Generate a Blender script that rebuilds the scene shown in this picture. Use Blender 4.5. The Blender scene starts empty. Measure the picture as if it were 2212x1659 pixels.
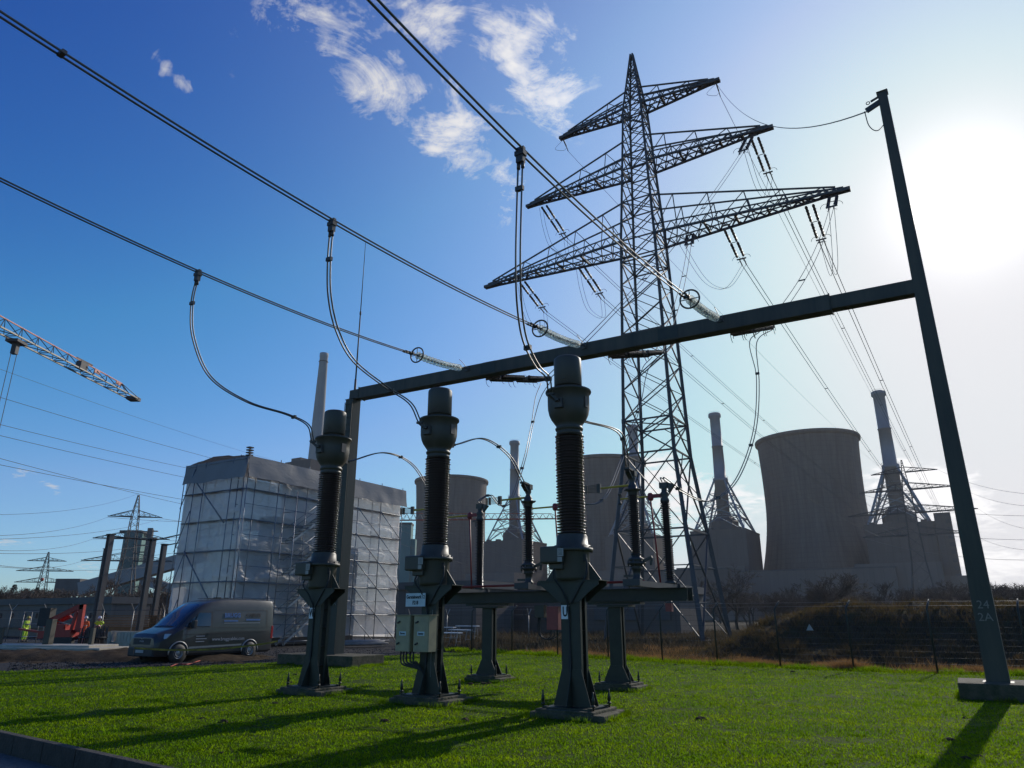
import bpy, math, random
from mathutils import Vector, Matrix, Euler, noise
V = Vector
SC = bpy.context.scene
COL = SC.collection
R = math.radians
# ---------------------------------------------------------------- camera
FPX, PITCH, HCAM = 1534.0, R(18.16), 1.75      # focal length for a 2212 px wide picture
cam = bpy.data.cameras.new('camera'); camo = bpy.data.objects.new('camera', cam); COL.objects.link(camo)
cam.sensor_width = 36.0; cam.lens = 36.0 * FPX / 2212.0; cam.clip_start = 0.05; cam.clip_end = 6000
camo.location = (0, 0, HCAM); camo.rotation_euler = (R(90) + PITCH, 0, 0)
SC.camera = camo
CP, SP = math.cos(PITCH), math.sin(PITCH)
def ray(u, v):
    a = (u - 1106) / FPX; b = (829.5 - v) / FPX
    return V((a, CP - b * SP, SP + b * CP))
def P(u, v, Y):
    d = ray(u, v); return V((0, 0, HCAM)) + d * (Y / d.y)
def G(u, v, z=0.0):
    d = ray(u, v); t = (z - HCAM) / d.z; return V((0, 0, HCAM)) + d * t
# ---------------------------------------------------------------- sun and sky
SUN_EL, SUN_AZ = R(27.4), R(36.3)              # azimuth from +Y towards +X
sund = V((math.sin(SUN_AZ) * math.cos(SUN_EL), math.cos(SUN_AZ) * math.cos(SUN_EL), math.sin(SUN_EL)))
sl = bpy.data.lights.new('sun', 'SUN'); sl.energy = 4.6; sl.angle = R(0.5); sl.color = (1.0, 0.94, 0.85)
so = bpy.data.objects.new('sun', sl); COL.objects.link(so)
so.rotation_euler = sund.to_track_quat('Z', 'Y').to_euler()
world = bpy.data.worlds.new('World'); SC.world = world; world.use_nodes = True
def build_world():
    nt = world.node_tree; nt.nodes.clear(); N = nt.nodes.new; L = nt.links.new
    def setin(sock, v):
        if isinstance(v, bpy.types.NodeSocket): L(v, sock)
        else: sock.default_value = v
    def m(op, a, b=None, c=None, clamp=False):
        n = N('ShaderNodeMath'); n.operation = op; n.use_clamp = clamp
        setin(n.inputs[0], a)
        if b is not None: setin(n.inputs[1], b)
        if c is not None: setin(n.inputs[2], c)
        return n.outputs[0]
    def dot(a, b):
        n = N('ShaderNodeVectorMath'); n.operation = 'DOT_PRODUCT'; L(a, n.inputs[0]); n.inputs[1].default_value = b; return n.outputs['Value']
    tc = N('ShaderNodeTexCoord'); D = tc.outputs['Generated']
    sky = N('ShaderNodeTexSky'); sky.sky_type = 'NISHITA'; sky.sun_disc = False
    sky.sun_elevation = SUN_EL; sky.sun_rotation = SUN_AZ; sky.altitude = 50; sky.air_density = 1.0; sky.dust_density = 0.35; sky.ozone_density = 3.5
    # cloud noise on a plane high above
    sep = N('ShaderNodeSeparateXYZ'); L(D, sep.inputs[0])
    zz = m('MAXIMUM', sep.outputs[2], 0.03); zz = m('ADD', zz, 0.12)
    comb = N('ShaderNodeCombineXYZ'); L(m('DIVIDE', sep.outputs[0], zz), comb.inputs[0]); L(m('DIVIDE', sep.outputs[1], zz), comb.inputs[1])
    def noise_(scale, detail, rough, dist=0.0, off=0.0):
        n = N('ShaderNodeTexNoise'); n.inputs['Scale'].default_value = scale; n.inputs['Detail'].default_value = detail
        n.inputs['Roughness'].default_value = rough; n.inputs['Distortion'].default_value = dist
        mp = N('ShaderNodeMapping'); mp.inputs['Location'].default_value = (off, off * .7, off * .3); L(comb.outputs[0], mp.inputs['Vector']); L(mp.outputs[0], n.inputs['Vector'])
        return n.outputs['Fac']
    n1 = noise_(6.0, 12, .68, .9, 2.0); n2 = noise_(21, 8, .65, .6, 7.0)
    wn = N('ShaderNodeTexNoise'); wn.inputs['Scale'].default_value = 7; wn.inputs['Detail'].default_value = 5; L(D, wn.inputs['Vector'])
    wv = N('ShaderNodeVectorMath'); wv.operation = 'MULTIPLY_ADD'; L(wn.outputs['Color'], wv.inputs[0]); wv.inputs[1].default_value = (.13, .13, .13); L(D, wv.inputs[2])
    wo = N('ShaderNodeVectorMath'); wo.operation = 'SUBTRACT'; L(wv.outputs[0], wo.inputs[0]); wo.inputs[1].default_value = (.065, .065, .065); DW = wo.outputs[0]
    nn = m('ADD', m('MULTIPLY', n1, .72), m('MULTIPLY', n2, .28))
    # (u, v, half width, half height, tilt, strength): where the clouds hang, as directions in the sky
    blobs = [(730,85,120,60,15,1.0),(880,60,110,70,0,.9),(840,200,130,65,10,1.2),(960,310,130,55,38,1.25),(1075,395,60,40,55,1.1),
             (1130,90,110,90,35,1.05),(1175,170,100,90,60,1.0),(1090,235,70,50,0,.45),(1290,125,40,22,30,.35),(1470,140,60,32,0,.4),
             (385,125,95,30,48,.85),(520,165,60,18,45,.3),(680,330,30,12,0,.3),
             (1450,1060,105,52,12,1.7),(1585,1090,95,42,15,1.6),(2030,1065,125,52,10,2.0),(2150,1185,130,46,5,1.8),(1560,1240,60,30,0,1.2),
             (85,1055,70,18,12,.8),(190,1200,60,26,0,.75),(15,1195,50,22,0,.75),(10,1010,30,15,0,.4)]
    tot = None
    for (u, v, a, b, t, s) in blobs:
        c = ray(u, v).normalized()
        ex = (ray(u + 5, v).normalized() - c).normalized(); ey = c.cross(ex)
        t = R(-t); ax = ex * math.cos(t) + ey * math.sin(t) * -1; ay = c.cross(ax)
        if ay.dot(ey) < 0: ay = -ay
        k = (ray(u + 50, v).normalized() - c).length / 50
        d1 = m('DIVIDE', m('SUBTRACT', dot(DW, ax), ax.dot(c)), a * k * 1.25); d2 = m('DIVIDE', m('SUBTRACT', dot(DW, ay), ay.dot(c)), b * k * 1.25)
        r2 = m('ADD', m('MULTIPLY', d1, d1), m('MULTIPLY', d2, d2))
        g = m('MULTIPLY', m('POWER', 2.718, m('MULTIPLY', r2, -1.1)), s)
        back = m('GREATER_THAN', dot(D, c), 0.3); g = m('MULTIPLY', g, back)
        tot = g if tot is None else m('MAXIMUM', tot, g)
    dens = m('SUBTRACT', m('ADD', m('MULTIPLY', nn, 4.4), m('MULTIPLY', tot, 0.85)), 2.78)
    fac = m('SMOOTH_MIN', m('MULTIPLY', m('MAXIMUM', dens, 0.0), 1.35), 1.0, .3)
    fac = m('MULTIPLY', fac, m('MINIMUM', m('MULTIPLY', tot, 2.2), 1.0), clamp=True)
    # brightness of air near the sun (dust glow), a property of the sky all round
    cs = m('MAXIMUM', dot(D, sund), 0.0)
    g1 = m('MULTIPLY', m('POWER', cs, 6.0), GL[0]); g2 = m('MULTIPLY', m('POWER', cs, 26.0), GL[1]); g3 = m('MULTIPLY', m('POWER', cs, 420.0), GL[2])
    glow = m('ADD', g2, g3)
    gc = N('ShaderNodeMix'); gc.data_type = 'RGBA'; gc.blend_type = 'ADD'; gc.inputs[0].default_value = 1.0
    gcol = N('ShaderNodeVectorMath'); gcol.operation = 'SCALE'; gcol.inputs[0].default_value = (1.0, .98, .96); L(glow, gcol.inputs['Scale'])
    tint = N('ShaderNodeMix'); tint.data_type = 'RGBA'; tint.blend_type = 'MULTIPLY'; tint.inputs[0].default_value = 1.0
    L(sky.outputs[0], tint.inputs[6]); tint.inputs[7].default_value = SKYTINT
    sp = N('ShaderNodeSeparateColor'); L(tint.outputs[2], sp.inputs[0]); cc = N('ShaderNodeCombineColor')
    for i, (ref, p) in enumerate(((1.78, 1.3), (2.43, 1.0), (3.6, .25))):     # deep blue, very clear air away from the sun
        L(m('SMOOTH_MIN', m('ADD', m('MULTIPLY', g1, (1.06, .97, 1.0)[i]), m('MULTIPLY', sp.outputs[i], m('POWER', m('MINIMUM', m('DIVIDE', sp.outputs[i], ref), 1.0), p))), (8.0, 8.0, 8.35)[i], 2.0), cc.inputs[i])
    L(cc.outputs[0], gc.inputs[6]); L(gcol.outputs[0], gc.inputs[7])
    cm = N('ShaderNodeMix'); cm.data_type = 'RGBA'; L(fac, cm.inputs[0]); L(gc.outputs[2], cm.inputs[6])
    ccol = N('ShaderNodeVectorMath'); ccol.operation = 'SCALE'; ccol.inputs[0].default_value = (1.0, .99, 1.0)
    L(m('ADD', m('ADD', CLB, m('MULTIPLY', g1, 2.0)), glow), ccol.inputs['Scale']); L(ccol.outputs[0], cm.inputs[7])
    bg = N('ShaderNodeBackground'); bg.inputs['Strength'].default_value = SKYSTR; L(cm.outputs[2], bg.inputs['Color'])
    out = N('ShaderNodeOutputWorld'); L(bg.outputs[0], out.inputs['Surface'])
GL = (3.2, 0.75, 6.5); SKYTINT = (.73, 1.0, 1.31, 1); CLB = 6.6; SKYSTR = 0.15
build_world()
SC.view_settings.view_transform = 'Standard'; SC.view_settings.look = 'None'; SC.view_settings.exposure = -0.6; SC.view_settings.gamma = 1.0
SC.cycles.max_bounces = 8; SC.cycles.transparent_max_bounces = 16; SC.cycles.sample_clamp_indirect = 6.0
# ---------------------------------------------------------------- helpers
U1 = V((.857, -.515, 0)); U2 = V((.515, .857, 0)); UZ = V((0, 0, 1))   # directions of the switchyard grid
RZ = math.atan2(-.515, .857)
class MB:
    def __init__(s): s.v = []; s.f = []; s.sm = []
    def add(s, vs, fs, smooth=False):
        o = len(s.v); s.v += [tuple(x) for x in vs]; s.f += [tuple(i + o for i in f) for f in fs]; s.sm += [smooth] * len(fs); return s
    def hexa(s, p):   # 8 points: bottom 4 ccw, top 4 ccw
        return s.add(p, [(3,2,1,0),(4,5,6,7),(0,1,5,4),(1,2,6,5),(2,3,7,6),(3,0,4,7)])
    def box(s, c, sz, rot=None, off=None):
        x, y, z = [q / 2 for q in sz]; c = V(c)
        p = [V((-x,-y,-z)),V((x,-y,-z)),V((x,y,-z)),V((-x,y,-z)),V((-x,-y,z)),V((x,-y,z)),V((x,y,z)),V((-x,y,z))]
        if rot is not None:
            M = rot if isinstance(rot, Matrix) else Matrix.Rotation(rot, 3, 'Z')
            p = [M @ q for q in p]
        return s.hexa([q + c for q in p])
    def gbox(s, c, sz): return s.box(c, sz, RZ)
    def bar(s, a, b, w, h=None, up=(0, 0, 1)):
        a = V(a); b = V(b); h = w if h is None else h; d = (b - a)
        if d.length < 1e-6: return s
        d.normalize(); up = V(up)
        if abs(d.dot(up)) > .98: up = V((1, 0, 0)) if abs(d.x) < .9 else V((0, 1, 0))
        x = d.cross(up).normalized() * w / 2; y = x.cross(d).normalized() * h / 2
        return s.hexa([a - x - y, a + x - y, a + x + y, a - x + y, b - x - y, b + x - y, b + x + y, b - x + y])
    def tube(s, a, b, r0, r1=None, n=8, cap=True): return s.poly([a, b], [r0, r0 if r1 is None else r1], n, cap)
    def poly(s, pts, r, n=6, cap=True):
        pts = [V(p) for p in pts]; m = len(pts); rs = r if isinstance(r, (list, tuple)) else [r] * m
        vs = []; X = None
        for i, p in enumerate(pts):
            d = (pts[min(i + 1, m - 1)] - pts[max(i - 1, 0)]).normalized()
            if X is None:
                X = d.cross(V((0, 0, 1)));
                if X.length < .05: X = d.cross(V((0, 1, 0)))
            X = (X - d * X.dot(d)).normalized(); Y = d.cross(X)
            vs += [p + (X * math.cos(2 * math.pi * k / n) + Y * math.sin(2 * math.pi * k / n)) * rs[i] for k in range(n)]
        fs = [(i * n + k, i * n + (k + 1) % n, (i + 1) * n + (k + 1) % n, (i + 1) * n + k) for i in range(m - 1) for k in range(n)]
        s.add(vs, fs, True)
        if cap: o = len(s.v) - len(vs); s.f += [tuple(o + k for k in range(n))[::-1], tuple(o + (m - 1) * n + k for k in range(n))]; s.sm += [False, False]
        return s
    def lathe(s, prof, c=(0, 0, 0), n=20, axis=None, cap=True, smooth=True):
        c = V(c); A = V(axis).normalized() if axis is not None else UZ
        X = A.cross(V((0, 1, 0))) if abs(A.y) < .9 else A.cross(V((1, 0, 0))); X.normalize(); Y = A.cross(X)
        vs = [c + A * z + (X * math.cos(2 * math.pi * k / n) + Y * math.sin(2 * math.pi * k / n)) * r for (r, z) in prof for k in range(n)]
        m = len(prof)
        fs = [(i * n + k, i * n + (k + 1) % n, (i + 1) * n + (k + 1) % n, (i + 1) * n + k) for i in range(m - 1) for k in range(n)]
        s.add(vs, fs, smooth)
        if cap: o = len(s.v) - len(vs); s.f += [tuple(o + k for k in range(n))[::-1], tuple(o + (m - 1) * n + k for k in range(n))]; s.sm += [False, False]
        return s
    def prism(s, poly, ext):   # poly: list of 3D points (planar), ext: vector
        n = len(poly); poly = [V(p) for p in poly]; e = V(ext)
        s.add(poly + [p + e for p in poly], [tuple(range(n))[::-1], tuple(range(n, 2 * n))] + [(i, (i + 1) % n, n + (i + 1) % n, n + i) for i in range(n)])
        return s
    def torus(s, c, axis, Rr, r, n=24, k=6):
        A = V(axis).normalized(); X = A.cross(V((0, 1, 0))) if abs(A.y) < .9 else A.cross(V((1, 0, 0))); X.normalize(); Y = A.cross(X); c = V(c)
        vs = []
        for i in range(n):
            d = X * math.cos(2 * math.pi * i / n) + Y * math.sin(2 * math.pi * i / n)
            vs += [c + d * (Rr + r * math.cos(2 * math.pi * j / k)) + A * r * math.sin(2 * math.pi * j / k) for j in range(k)]
        return s.add(vs, [(i * k + j, ((i + 1) % n) * k + j, ((i + 1) % n) * k + (j + 1) % k, i * k + (j + 1) % k) for i in range(n) for j in range(k)], True)
    def build(s, name, mat, parent=None, local=False, bevel=0, sharp=None):
        me = bpy.data.meshes.new(name); me.from_pydata(s.v, [], s.f)
        me.polygons.foreach_set('use_smooth', s.sm); me.materials.append(mat)
        if parent is not None and not local:
            M = Matrix.Identity(4); q = parent
            while q is not None: M = q.matrix_basis @ M; q = q.parent
            me.transform(M.inverted())
        me.update()
        if sharp: me.set_sharp_from_angle(angle=R(sharp))
        o = bpy.data.objects.new(name, me); COL.objects.link(o); o.parent = parent
        if bevel:
            b = o.modifiers.new('bevel', 'BEVEL'); b.width = bevel; b.segments = 2; b.limit_method = 'ANGLE'
        return o
def tag(o, label=None, cat=None, group=None, kind=None):
    if label: o['label'] = label
    if cat: o['category'] = cat
    if group: o['group'] = group
    if kind: o['kind'] = kind
    return o
def thing(name, loc, label, cat, group=None, rz=0.0):
    o = bpy.data.objects.new(name, None); COL.objects.link(o); o.location = loc; o.rotation_euler = (0, 0, rz); o.empty_display_size = .3
    return tag(o, label, cat, group)
def copy_tree(o, parent=None):
    c = o.copy(); COL.objects.link(c)
    if parent is not None: c.parent = parent
    for ch in list(o.children): copy_tree(ch, c)
    return c
def cat(a, b, sag, n=14):
    a = V(a); b = V(b); return [a.lerp(b, i / n) - UZ * (4 * sag * (i / n) * (1 - i / n)) for i in range(n + 1)]
def spline(pts, n=8):
    pts = [V(p) for p in pts]; q = [pts[0] * 2 - pts[1]] + pts + [pts[-1] * 2 - pts[-2]]; out = []
    for i in range(1, len(q) - 2):
        for k in range(n):
            t = k / n; a, b, c, d = q[i - 1], q[i], q[i + 1], q[i + 2]
            out.append(.5 * ((2 * b) + (c - a) * t + (2 * a - 5 * b + 4 * c - d) * t * t + (3 * b - a - 3 * c + d) * t ** 3))
    return out + [pts[-1]]
# ---------------------------------------------------------------- materials
def mat(name, col, rough=.6, metal=0.0, var=.15, scale=6.0, bump=0.0, bscale=30.0, spec=.5, coat=0.0, col2=None, stretch=None, trans=0.0, world=False):
    mt = bpy.data.materials.new(name); mt.use_nodes = True; nt = mt.node_tree; N = nt.nodes.new; L = nt.links.new
    b = nt.nodes['Principled BSDF']; b.inputs['Roughness'].default_value = rough; b.inputs['Metallic'].default_value = metal
    b.inputs['Specular IOR Level'].default_value = spec; b.inputs['Coat Weight'].default_value = coat
    tc = N('ShaderNodeTexCoord'); mp = N('ShaderNodeMapping'); L(tc.outputs['Object'], mp.inputs['Vector'])
    if world:
        ge = N('ShaderNodeNewGeometry'); L(ge.outputs['Position'], mp.inputs['Vector'])
    if stretch: mp.inputs['Scale'].default_value = stretch
    n = N('ShaderNodeTexNoise'); n.inputs['Scale'].default_value = scale; n.inputs['Detail'].default_value = 6; n.inputs['Roughness'].default_value = .62; L(mp.outputs[0], n.inputs['Vector'])
    cr = N('ShaderNodeMix'); cr.data_type = 'RGBA'
    c2 = col2 or tuple(max(0, c * (1 + var)) for c in col); c1 = col if col2 else tuple(c * (1 - var) for c in col)
    cr.inputs[6].default_value = (*c1, 1); cr.inputs[7].default_value = (*c2, 1)
    mr = N('ShaderNodeMapRange'); mr.inputs[1].default_value = .32; mr.inputs[2].default_value = .68; L(n.outputs['Fac'], mr.inputs[0]); L(mr.outputs[0], cr.inputs[0])
    L(cr.outputs[2], b.inputs['Base Color'])
    rr = N('ShaderNodeMapRange'); rr.inputs[3].default_value = max(.02, rough - .08); rr.inputs[4].default_value = min(1, rough + .1); L(n.outputs['Fac'], rr.inputs[0]); L(rr.outputs[0], b.inputs['Roughness'])
    if bump:
        n2 = N('ShaderNodeTexNoise'); n2.inputs['Scale'].default_value = bscale; n2.inputs['Detail'].default_value = 5; L(mp.outputs[0], n2.inputs['Vector'])
        bp = N('ShaderNodeBump'); bp.inputs['Strength'].default_value = bump; bp.inputs['Distance'].default_value = .05; L(n2.outputs['Fac'], bp.inputs['Height']); L(bp.outputs[0], b.inputs['Normal'])
    if trans:
        out = nt.nodes['Material Output']; tr = N('ShaderNodeBsdfTranslucent'); L(cr.outputs[2], tr.inputs['Color'])
        ms = N('ShaderNodeMixShader'); ms.inputs[0].default_value = trans; L(b.outputs[0], ms.inputs[1]); L(tr.outputs[0], ms.inputs[2]); L(ms.outputs[0], out.inputs['Surface'])
    return mt
M = {}
M['equip'] = mat('green grey equipment paint', (.066, .056, .038), .5, 0, .12, 3, .05, 40, stretch=(1, 1, .3))
M['steel'] = mat('dark green painted steel', (.027, .029, .018), .5, 0, .3, 2.5, .05, 40)
M['gantry'] = mat('weathered grey green gantry paint', (.062, .055, .038), .6, 0, .34, 2.2, .06, 30, stretch=(1, 1, .12))
M['galv'] = mat('galvanised steel', (.28, .27, .26), .45, .55, .2, 2.5)
M['galvdark'] = mat('weathered lattice steel', (.085, .078, .074), .6, .25, .2, 1.5)
M['porc'] = mat('brown glazed porcelain', (.020, .007, .005), .22, 0, .2, 6, coat=.5)
M['cond'] = mat('aluminium conductor', (.16, .155, .15), .42, .8, .15, 12)
M['wire'] = mat('far overhead wire', (.09, .09, .09), .8, .0, .1, 2)
M['fit'] = mat('dark cast fitting', (.09, .08, .07), .5, .6, .2, 12)
M['conc'] = mat('mossy concrete', (.12, .095, .058), .9, 0, .2, 5, .6, 24, col2=(.045, .045, .018))
M['concl'] = mat('pale concrete', (.42, .38, .30), .9, 0, .15, 2, .3, 18)
M['yellow'] = mat('yellow contact arm', (.55, .38, .03), .45, 0, .15, 8)
M['porcd'] = mat('dull brown rod porcelain', (.022, .010, .008), .5, 0, .2, 6)
M['kerbc'] = mat('kerb stone darkened for shade', (.050, .042, .032), .95, 0, .25, 5, .6, 24)  # shade on the kerb face is put into this darker colour
M['red'] = mat('dark red rod paint', (.28, .03, .03), .5, 0, .15, 8)
M['redbox'] = mat('red operating box paint', (.33, .07, .06), .55, 0, .15, 5)
M['beige'] = mat('weathered cream cabinet', (.42, .34, .19), .55, 0, .12, 4, col2=(.30, .25, .15))
M['white'] = mat('white enamel', (.75, .76, .76), .4, 0, .06, 10)
M['black'] = mat('black rubber', (.02, .02, .02), .6, 0, .2, 10)
M['liftred'] = mat('bright red machine paint', (.36, .02, .014), .45, 0, .12, 2)
M['lettering'] = mat('black lettering', (.015, .015, .015), .6)
M['letterw'] = mat('faded white lettering', (.22, .20, .17), .6)
M['cranered'] = mat('red crane paint', (.45, .07, .03), .5, 0, .15, 1)
M['cranewhite'] = mat('cream crane paint', (.30, .25, .19), .5, 0, .15, 1)
M['bark'] = mat('bare bark', (.085, .062, .045), .9, 0, .25, 6)
M['twig'] = mat('bare twigs', (.09, .065, .05), .9, 0, .25, 6)
M['ever'] = mat('evergreen needles', (.02, .035, .02), .8, 0, .3, 4)
def glassmat():
    mt = bpy.data.materials.new('green toughened glass'); mt.use_nodes = True; nt = mt.node_tree; N = nt.nodes.new; L = nt.links.new
    g = N('ShaderNodeBsdfGlossy'); g.inputs['Roughness'].default_value = .08; g.inputs['Color'].default_value = (.9, 1, .95, 1)
    tp = N('ShaderNodeBsdfTransparent'); tp.inputs['Color'].default_value = (.80, .83, .82, 1)
    tl = N('ShaderNodeBsdfTranslucent'); tl.inputs['Color'].default_value = (1, 1, .96, 1); rf = N('ShaderNodeBsdfRefraction'); rf.inputs['Roughness'].default_value = .12; rf.inputs['IOR'].default_value = 1.2; rf.inputs['Color'].default_value = (.95, .97, .96, 1)
    n = N('ShaderNodeTexNoise'); n.inputs['Scale'].default_value = 26; n.inputs['Detail'].default_value = 3; ge = N('ShaderNodeNewGeometry'); L(ge.outputs['Position'], n.inputs['Vector'])
    mr = N('ShaderNodeMapRange'); mr.inputs[1].default_value = .40; mr.inputs[2].default_value = .62; mr.inputs[3].default_value = 0; mr.inputs[4].default_value = .95; L(n.outputs['Fac'], mr.inputs[0])  # noise patches of white translucency stand in for sun glints
    m1 = N('ShaderNodeMixShader'); L(mr.outputs[0], m1.inputs[0]); L(tp.outputs[0], m1.inputs[1]); L(tl.outputs[0], m1.inputs[2])
    m2 = N('ShaderNodeMixShader'); m2.inputs[0].default_value = .25; L(m1.outputs[0], m2.inputs[1]); L(rf.outputs[0], m2.inputs[2])
    lw = N('ShaderNodeLayerWeight'); lw.inputs['Blend'].default_value = .35; m3 = N('ShaderNodeMixShader'); L(lw.outputs['Fresnel'], m3.inputs[0]); L(m2.outputs[0], m3.inputs[1]); L(g.outputs[0], m3.inputs[2]); L(m3.outputs[0], nt.nodes['Material Output'].inputs['Surface'])
    return mt
M['glass'] = glassmat()
def text(s, size, m_, parent, loc, xdir, updir, name='lettering', ext=.003, sx=1.0, bold=0.0):
    cu = bpy.data.curves.new(name, 'FONT'); cu.body = s; cu.size = size; cu.align_x = 'CENTER'; cu.align_y = 'CENTER'; cu.extrude = ext; cu.offset = bold; cu.resolution_u = 2
    t = bpy.data.objects.new(name, cu); COL.objects.link(t)
    dg = bpy.context.evaluated_depsgraph_get(); me = bpy.data.meshes.new_from_object(t.evaluated_get(dg)); bpy.data.objects.remove(t)
    x = V(xdir).normalized(); y = V(updir).normalized(); z = x.cross(y)
    T = Matrix(((x.x * sx, y.x, z.x, loc[0]), (x.y * sx, y.y, z.y, loc[1]), (x.z * sx, y.z, z.z, loc[2]), (0, 0, 0, 1)))
    W = Matrix.Identity(4); q = parent
    while q is not None: W = q.matrix_basis @ W; q = q.parent
    me.transform(W.inverted() @ T); me.materials.clear(); me.materials.append(m_); me.name = name
    o = bpy.data.objects.new(name, me); COL.objects.link(o); o.parent = parent
    return o
# ================================================================ ground
def rnd(seed): return random.Random(seed)
def gmat(name, cols, scale, rough=.95, bump=.6, bscale=20, dist=.06):
    mt = bpy.data.materials.new(name); mt.use_nodes = True; nt = mt.node_tree; N = nt.nodes.new; L = nt.links.new; b = nt.nodes['Principled BSDF']
    b.inputs['Roughness'].default_value = rough; b.inputs['Specular IOR Level'].default_value = .08
    ge = N('ShaderNodeNewGeometry'); n1 = N('ShaderNodeTexNoise'); n1.inputs['Scale'].default_value = scale; n1.inputs['Detail'].default_value = 8; n1.inputs['Roughness'].default_value = .7; L(ge.outputs['Position'], n1.inputs['Vector'])
    cr = N('ShaderNodeValToRGB'); e = cr.color_ramp.elements; e[0].position = .35; e[0].color = (*cols[0], 1); e[1].position = .68; e[1].color = (*cols[-1], 1)
    for i, c in enumerate(cols[1:-1]): q = e.new(.35 + .33 * (i + 1) / (len(cols) - 1)); q.color = (*c, 1)
    L(n1.outputs['Fac'], cr.inputs[0]); L(cr.outputs[0], b.inputs['Base Color'])
    n2 = N('ShaderNodeTexNoise'); n2.inputs['Scale'].default_value = bscale; n2.inputs['Detail'].default_value = 6; L(ge.outputs['Position'], n2.inputs['Vector'])
    bp = N('ShaderNodeBump'); bp.inputs['Strength'].default_value = bump; bp.inputs['Distance'].default_value = dist; L(n2.outputs['Fac'], bp.inputs['Height']); L(bp.outputs[0], b.inputs['Normal'])
    return mt
M['soil'] = gmat('lawn soil and moss', [(.035, .045, .006), (.05, .085, .006), (.07, .12, .006)], 3.0, bump=.3)
M['gravel'] = gmat('dark wet gravel', [(.018, .017, .018), (.05, .048, .047), (.10, .095, .09)], 9.0, .85, .9, 26)
M['field'] = gmat('brown winter ground', [(.018, .014, .009), (.035, .025, .014), (.026, .026, .013)], .35)
M['berm'] = gmat('dark overgrown earth', [(.035, .026, .016), (.07, .05, .03), (.05, .055, .022)], 1.2)
M['asph'] = gmat('grey asphalt path', [(.13, .115, .10), (.20, .18, .16)], 12, .85, .4, 60, .02)
def sheet(name, poly, z, m_, res=None, hf=None, kind='structure'):
    mb = MB()
    if res is None: mb.add([(x, y, z) for x, y in poly], [tuple(range(len(poly)))])
    o = mb.build(name, m_); tag(o, kind=kind); return o
# fence line along the lawn's far edge, left to right
FENCE = [(-4.4, 43.3), (-2.2, 41.1), (0.0, 39.0), (2.2, 36.5), (4.35, 34.3), (6.35, 32.1), (8.1, 30.0), (10.0, 28.4), (12.0, 26.8), (14.2, 25.5), (16.7, 24.6), (19.2, 23.7), (21.7, 22.8)]
LAWN = [(5.45, 2.67), (-8.35, 12.65), (-18.2, 19.77), (-19.5, 25.5), (-13.2, 28.6), (-9.6, 31.2), (-5.8, 37.0)] + [(x - .3, y - .4) for x, y in FENCE[1:]] + [(24, 3), (14, -3.5)]
def inpoly(x, y, poly):
    c = False; n = len(poly); j = n - 1
    for i in range(n):
        xi, yi = poly[i]; xj, yj = poly[j]
        if (yi > y) != (yj > y) and x < (xj - xi) * (y - yi) / (yj - yi) + xi: c = not c
        j = i
    return c
def lawnz(x, y): return .03 * noise.noise(V((x * .35, y * .35, 0))) + .02 * noise.noise(V((x * 1.3, y * 1.3, 4))) - .0
lw = MB(); lw.add([(x, y, -.03) for x, y in LAWN], [tuple(range(len(LAWN)))])
tag(lw.build('lawn', M['soil']), kind='structure')
gr = MB(); gr.add([(-70, 20, -.06), (-24, 12, -.06), (0, 30, -.06), (-1.5, 45, -.06), (-4, 62, -.06), (-30, 80, -.06), (-90, 70, -.06)], [(0, 1, 2, 3, 4, 5, 6)])
tag(gr.build('gravel_road', M['gravel']), kind='structure')
# gravel stones
rg = rnd(5); st = MB()
for i in range(5200):
    t = rg.random(); y = 26 + 18 * t * t + rg.random() * 3; x = rg.uniform(-.66, -.05) * y
    if inpoly(x, y, LAWN) or not (-1.05 * 0 + 20 < y < 48): continue
    r = rg.uniform(.02, .055); a = rg.random() * 6
    p = [V((x + math.cos(a + k * 2.1) * r * rg.uniform(.7, 1.2), y + math.sin(a + k * 2.1) * r * rg.uniform(.7, 1.2), -.06)) for k in range(3)]
    st.add(p + [V((x, y, -.06 + r * 1.1))], [(0, 1, 3), (1, 2, 3), (2, 0, 3)])
tag(st.build('gravel_stones', M['gravel']), 'loose dark gravel stones lying on the site road', 'gravel', kind='stuff')
# kerb and path, bottom left
kd = (V((-8.35, 12.65, 0)) - V((-4.27, 9.7, 0))).normalized(); kn = V((kd.y, -kd.x, 0));
if kn.dot(V((1, 1, 0))) > 0: kn = -kn
k0 = V((-4.27, 9.7, 0)) - kd * 14; k1 = V((-8.35, 12.65, 0)) + kd * 12
kb = MB(); L_ = (k1 - k0).length; nn_ = int(L_ / 1.0)
for i in range(nn_):
    a = k0 + kd * (i * 1.0); b = a + kd * .988; w = kn * .12
    kb.hexa([a - UZ * .32, b - UZ * .32, b + w - UZ * .32, a + w - UZ * .32, a + UZ * .035, b + UZ * .035, b + w + UZ * .035, a + w + UZ * .035])
big = MB(); gl, gr_ = k0 - kd * 2500 + kn * .05, k0 + kd * 2500 + kn * .05
big.add([gl - UZ * .1, (3000, gl.y, -.10), (3000, 5000, -.10), (-3000, 5000, -.10), (-3000, gr_.y, -.10), gr_ - UZ * .1], [(0, 1, 2, 3, 4, 5)])
tag(big.build('ground', M['field']), kind='structure')
ko = kb.build('kerb', M['kerbc'], bevel=.012); tag(ko, kind='structure')
ap = MB(); q0, q1 = k0 + kn * .1, k1 + kn * .1
q0, q1 = k0 - kd * 2500 + kn * .04, k0 + kd * 2500 + kn * .04
ap.add([q0 - UZ * .24, q1 - UZ * .24, q1 + kn * 600 - UZ * .24, q0 + kn * 600 - UZ * .24], [(0, 1, 2, 3)])
tag(ap.build('path', M['asph']), kind='structure')
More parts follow.
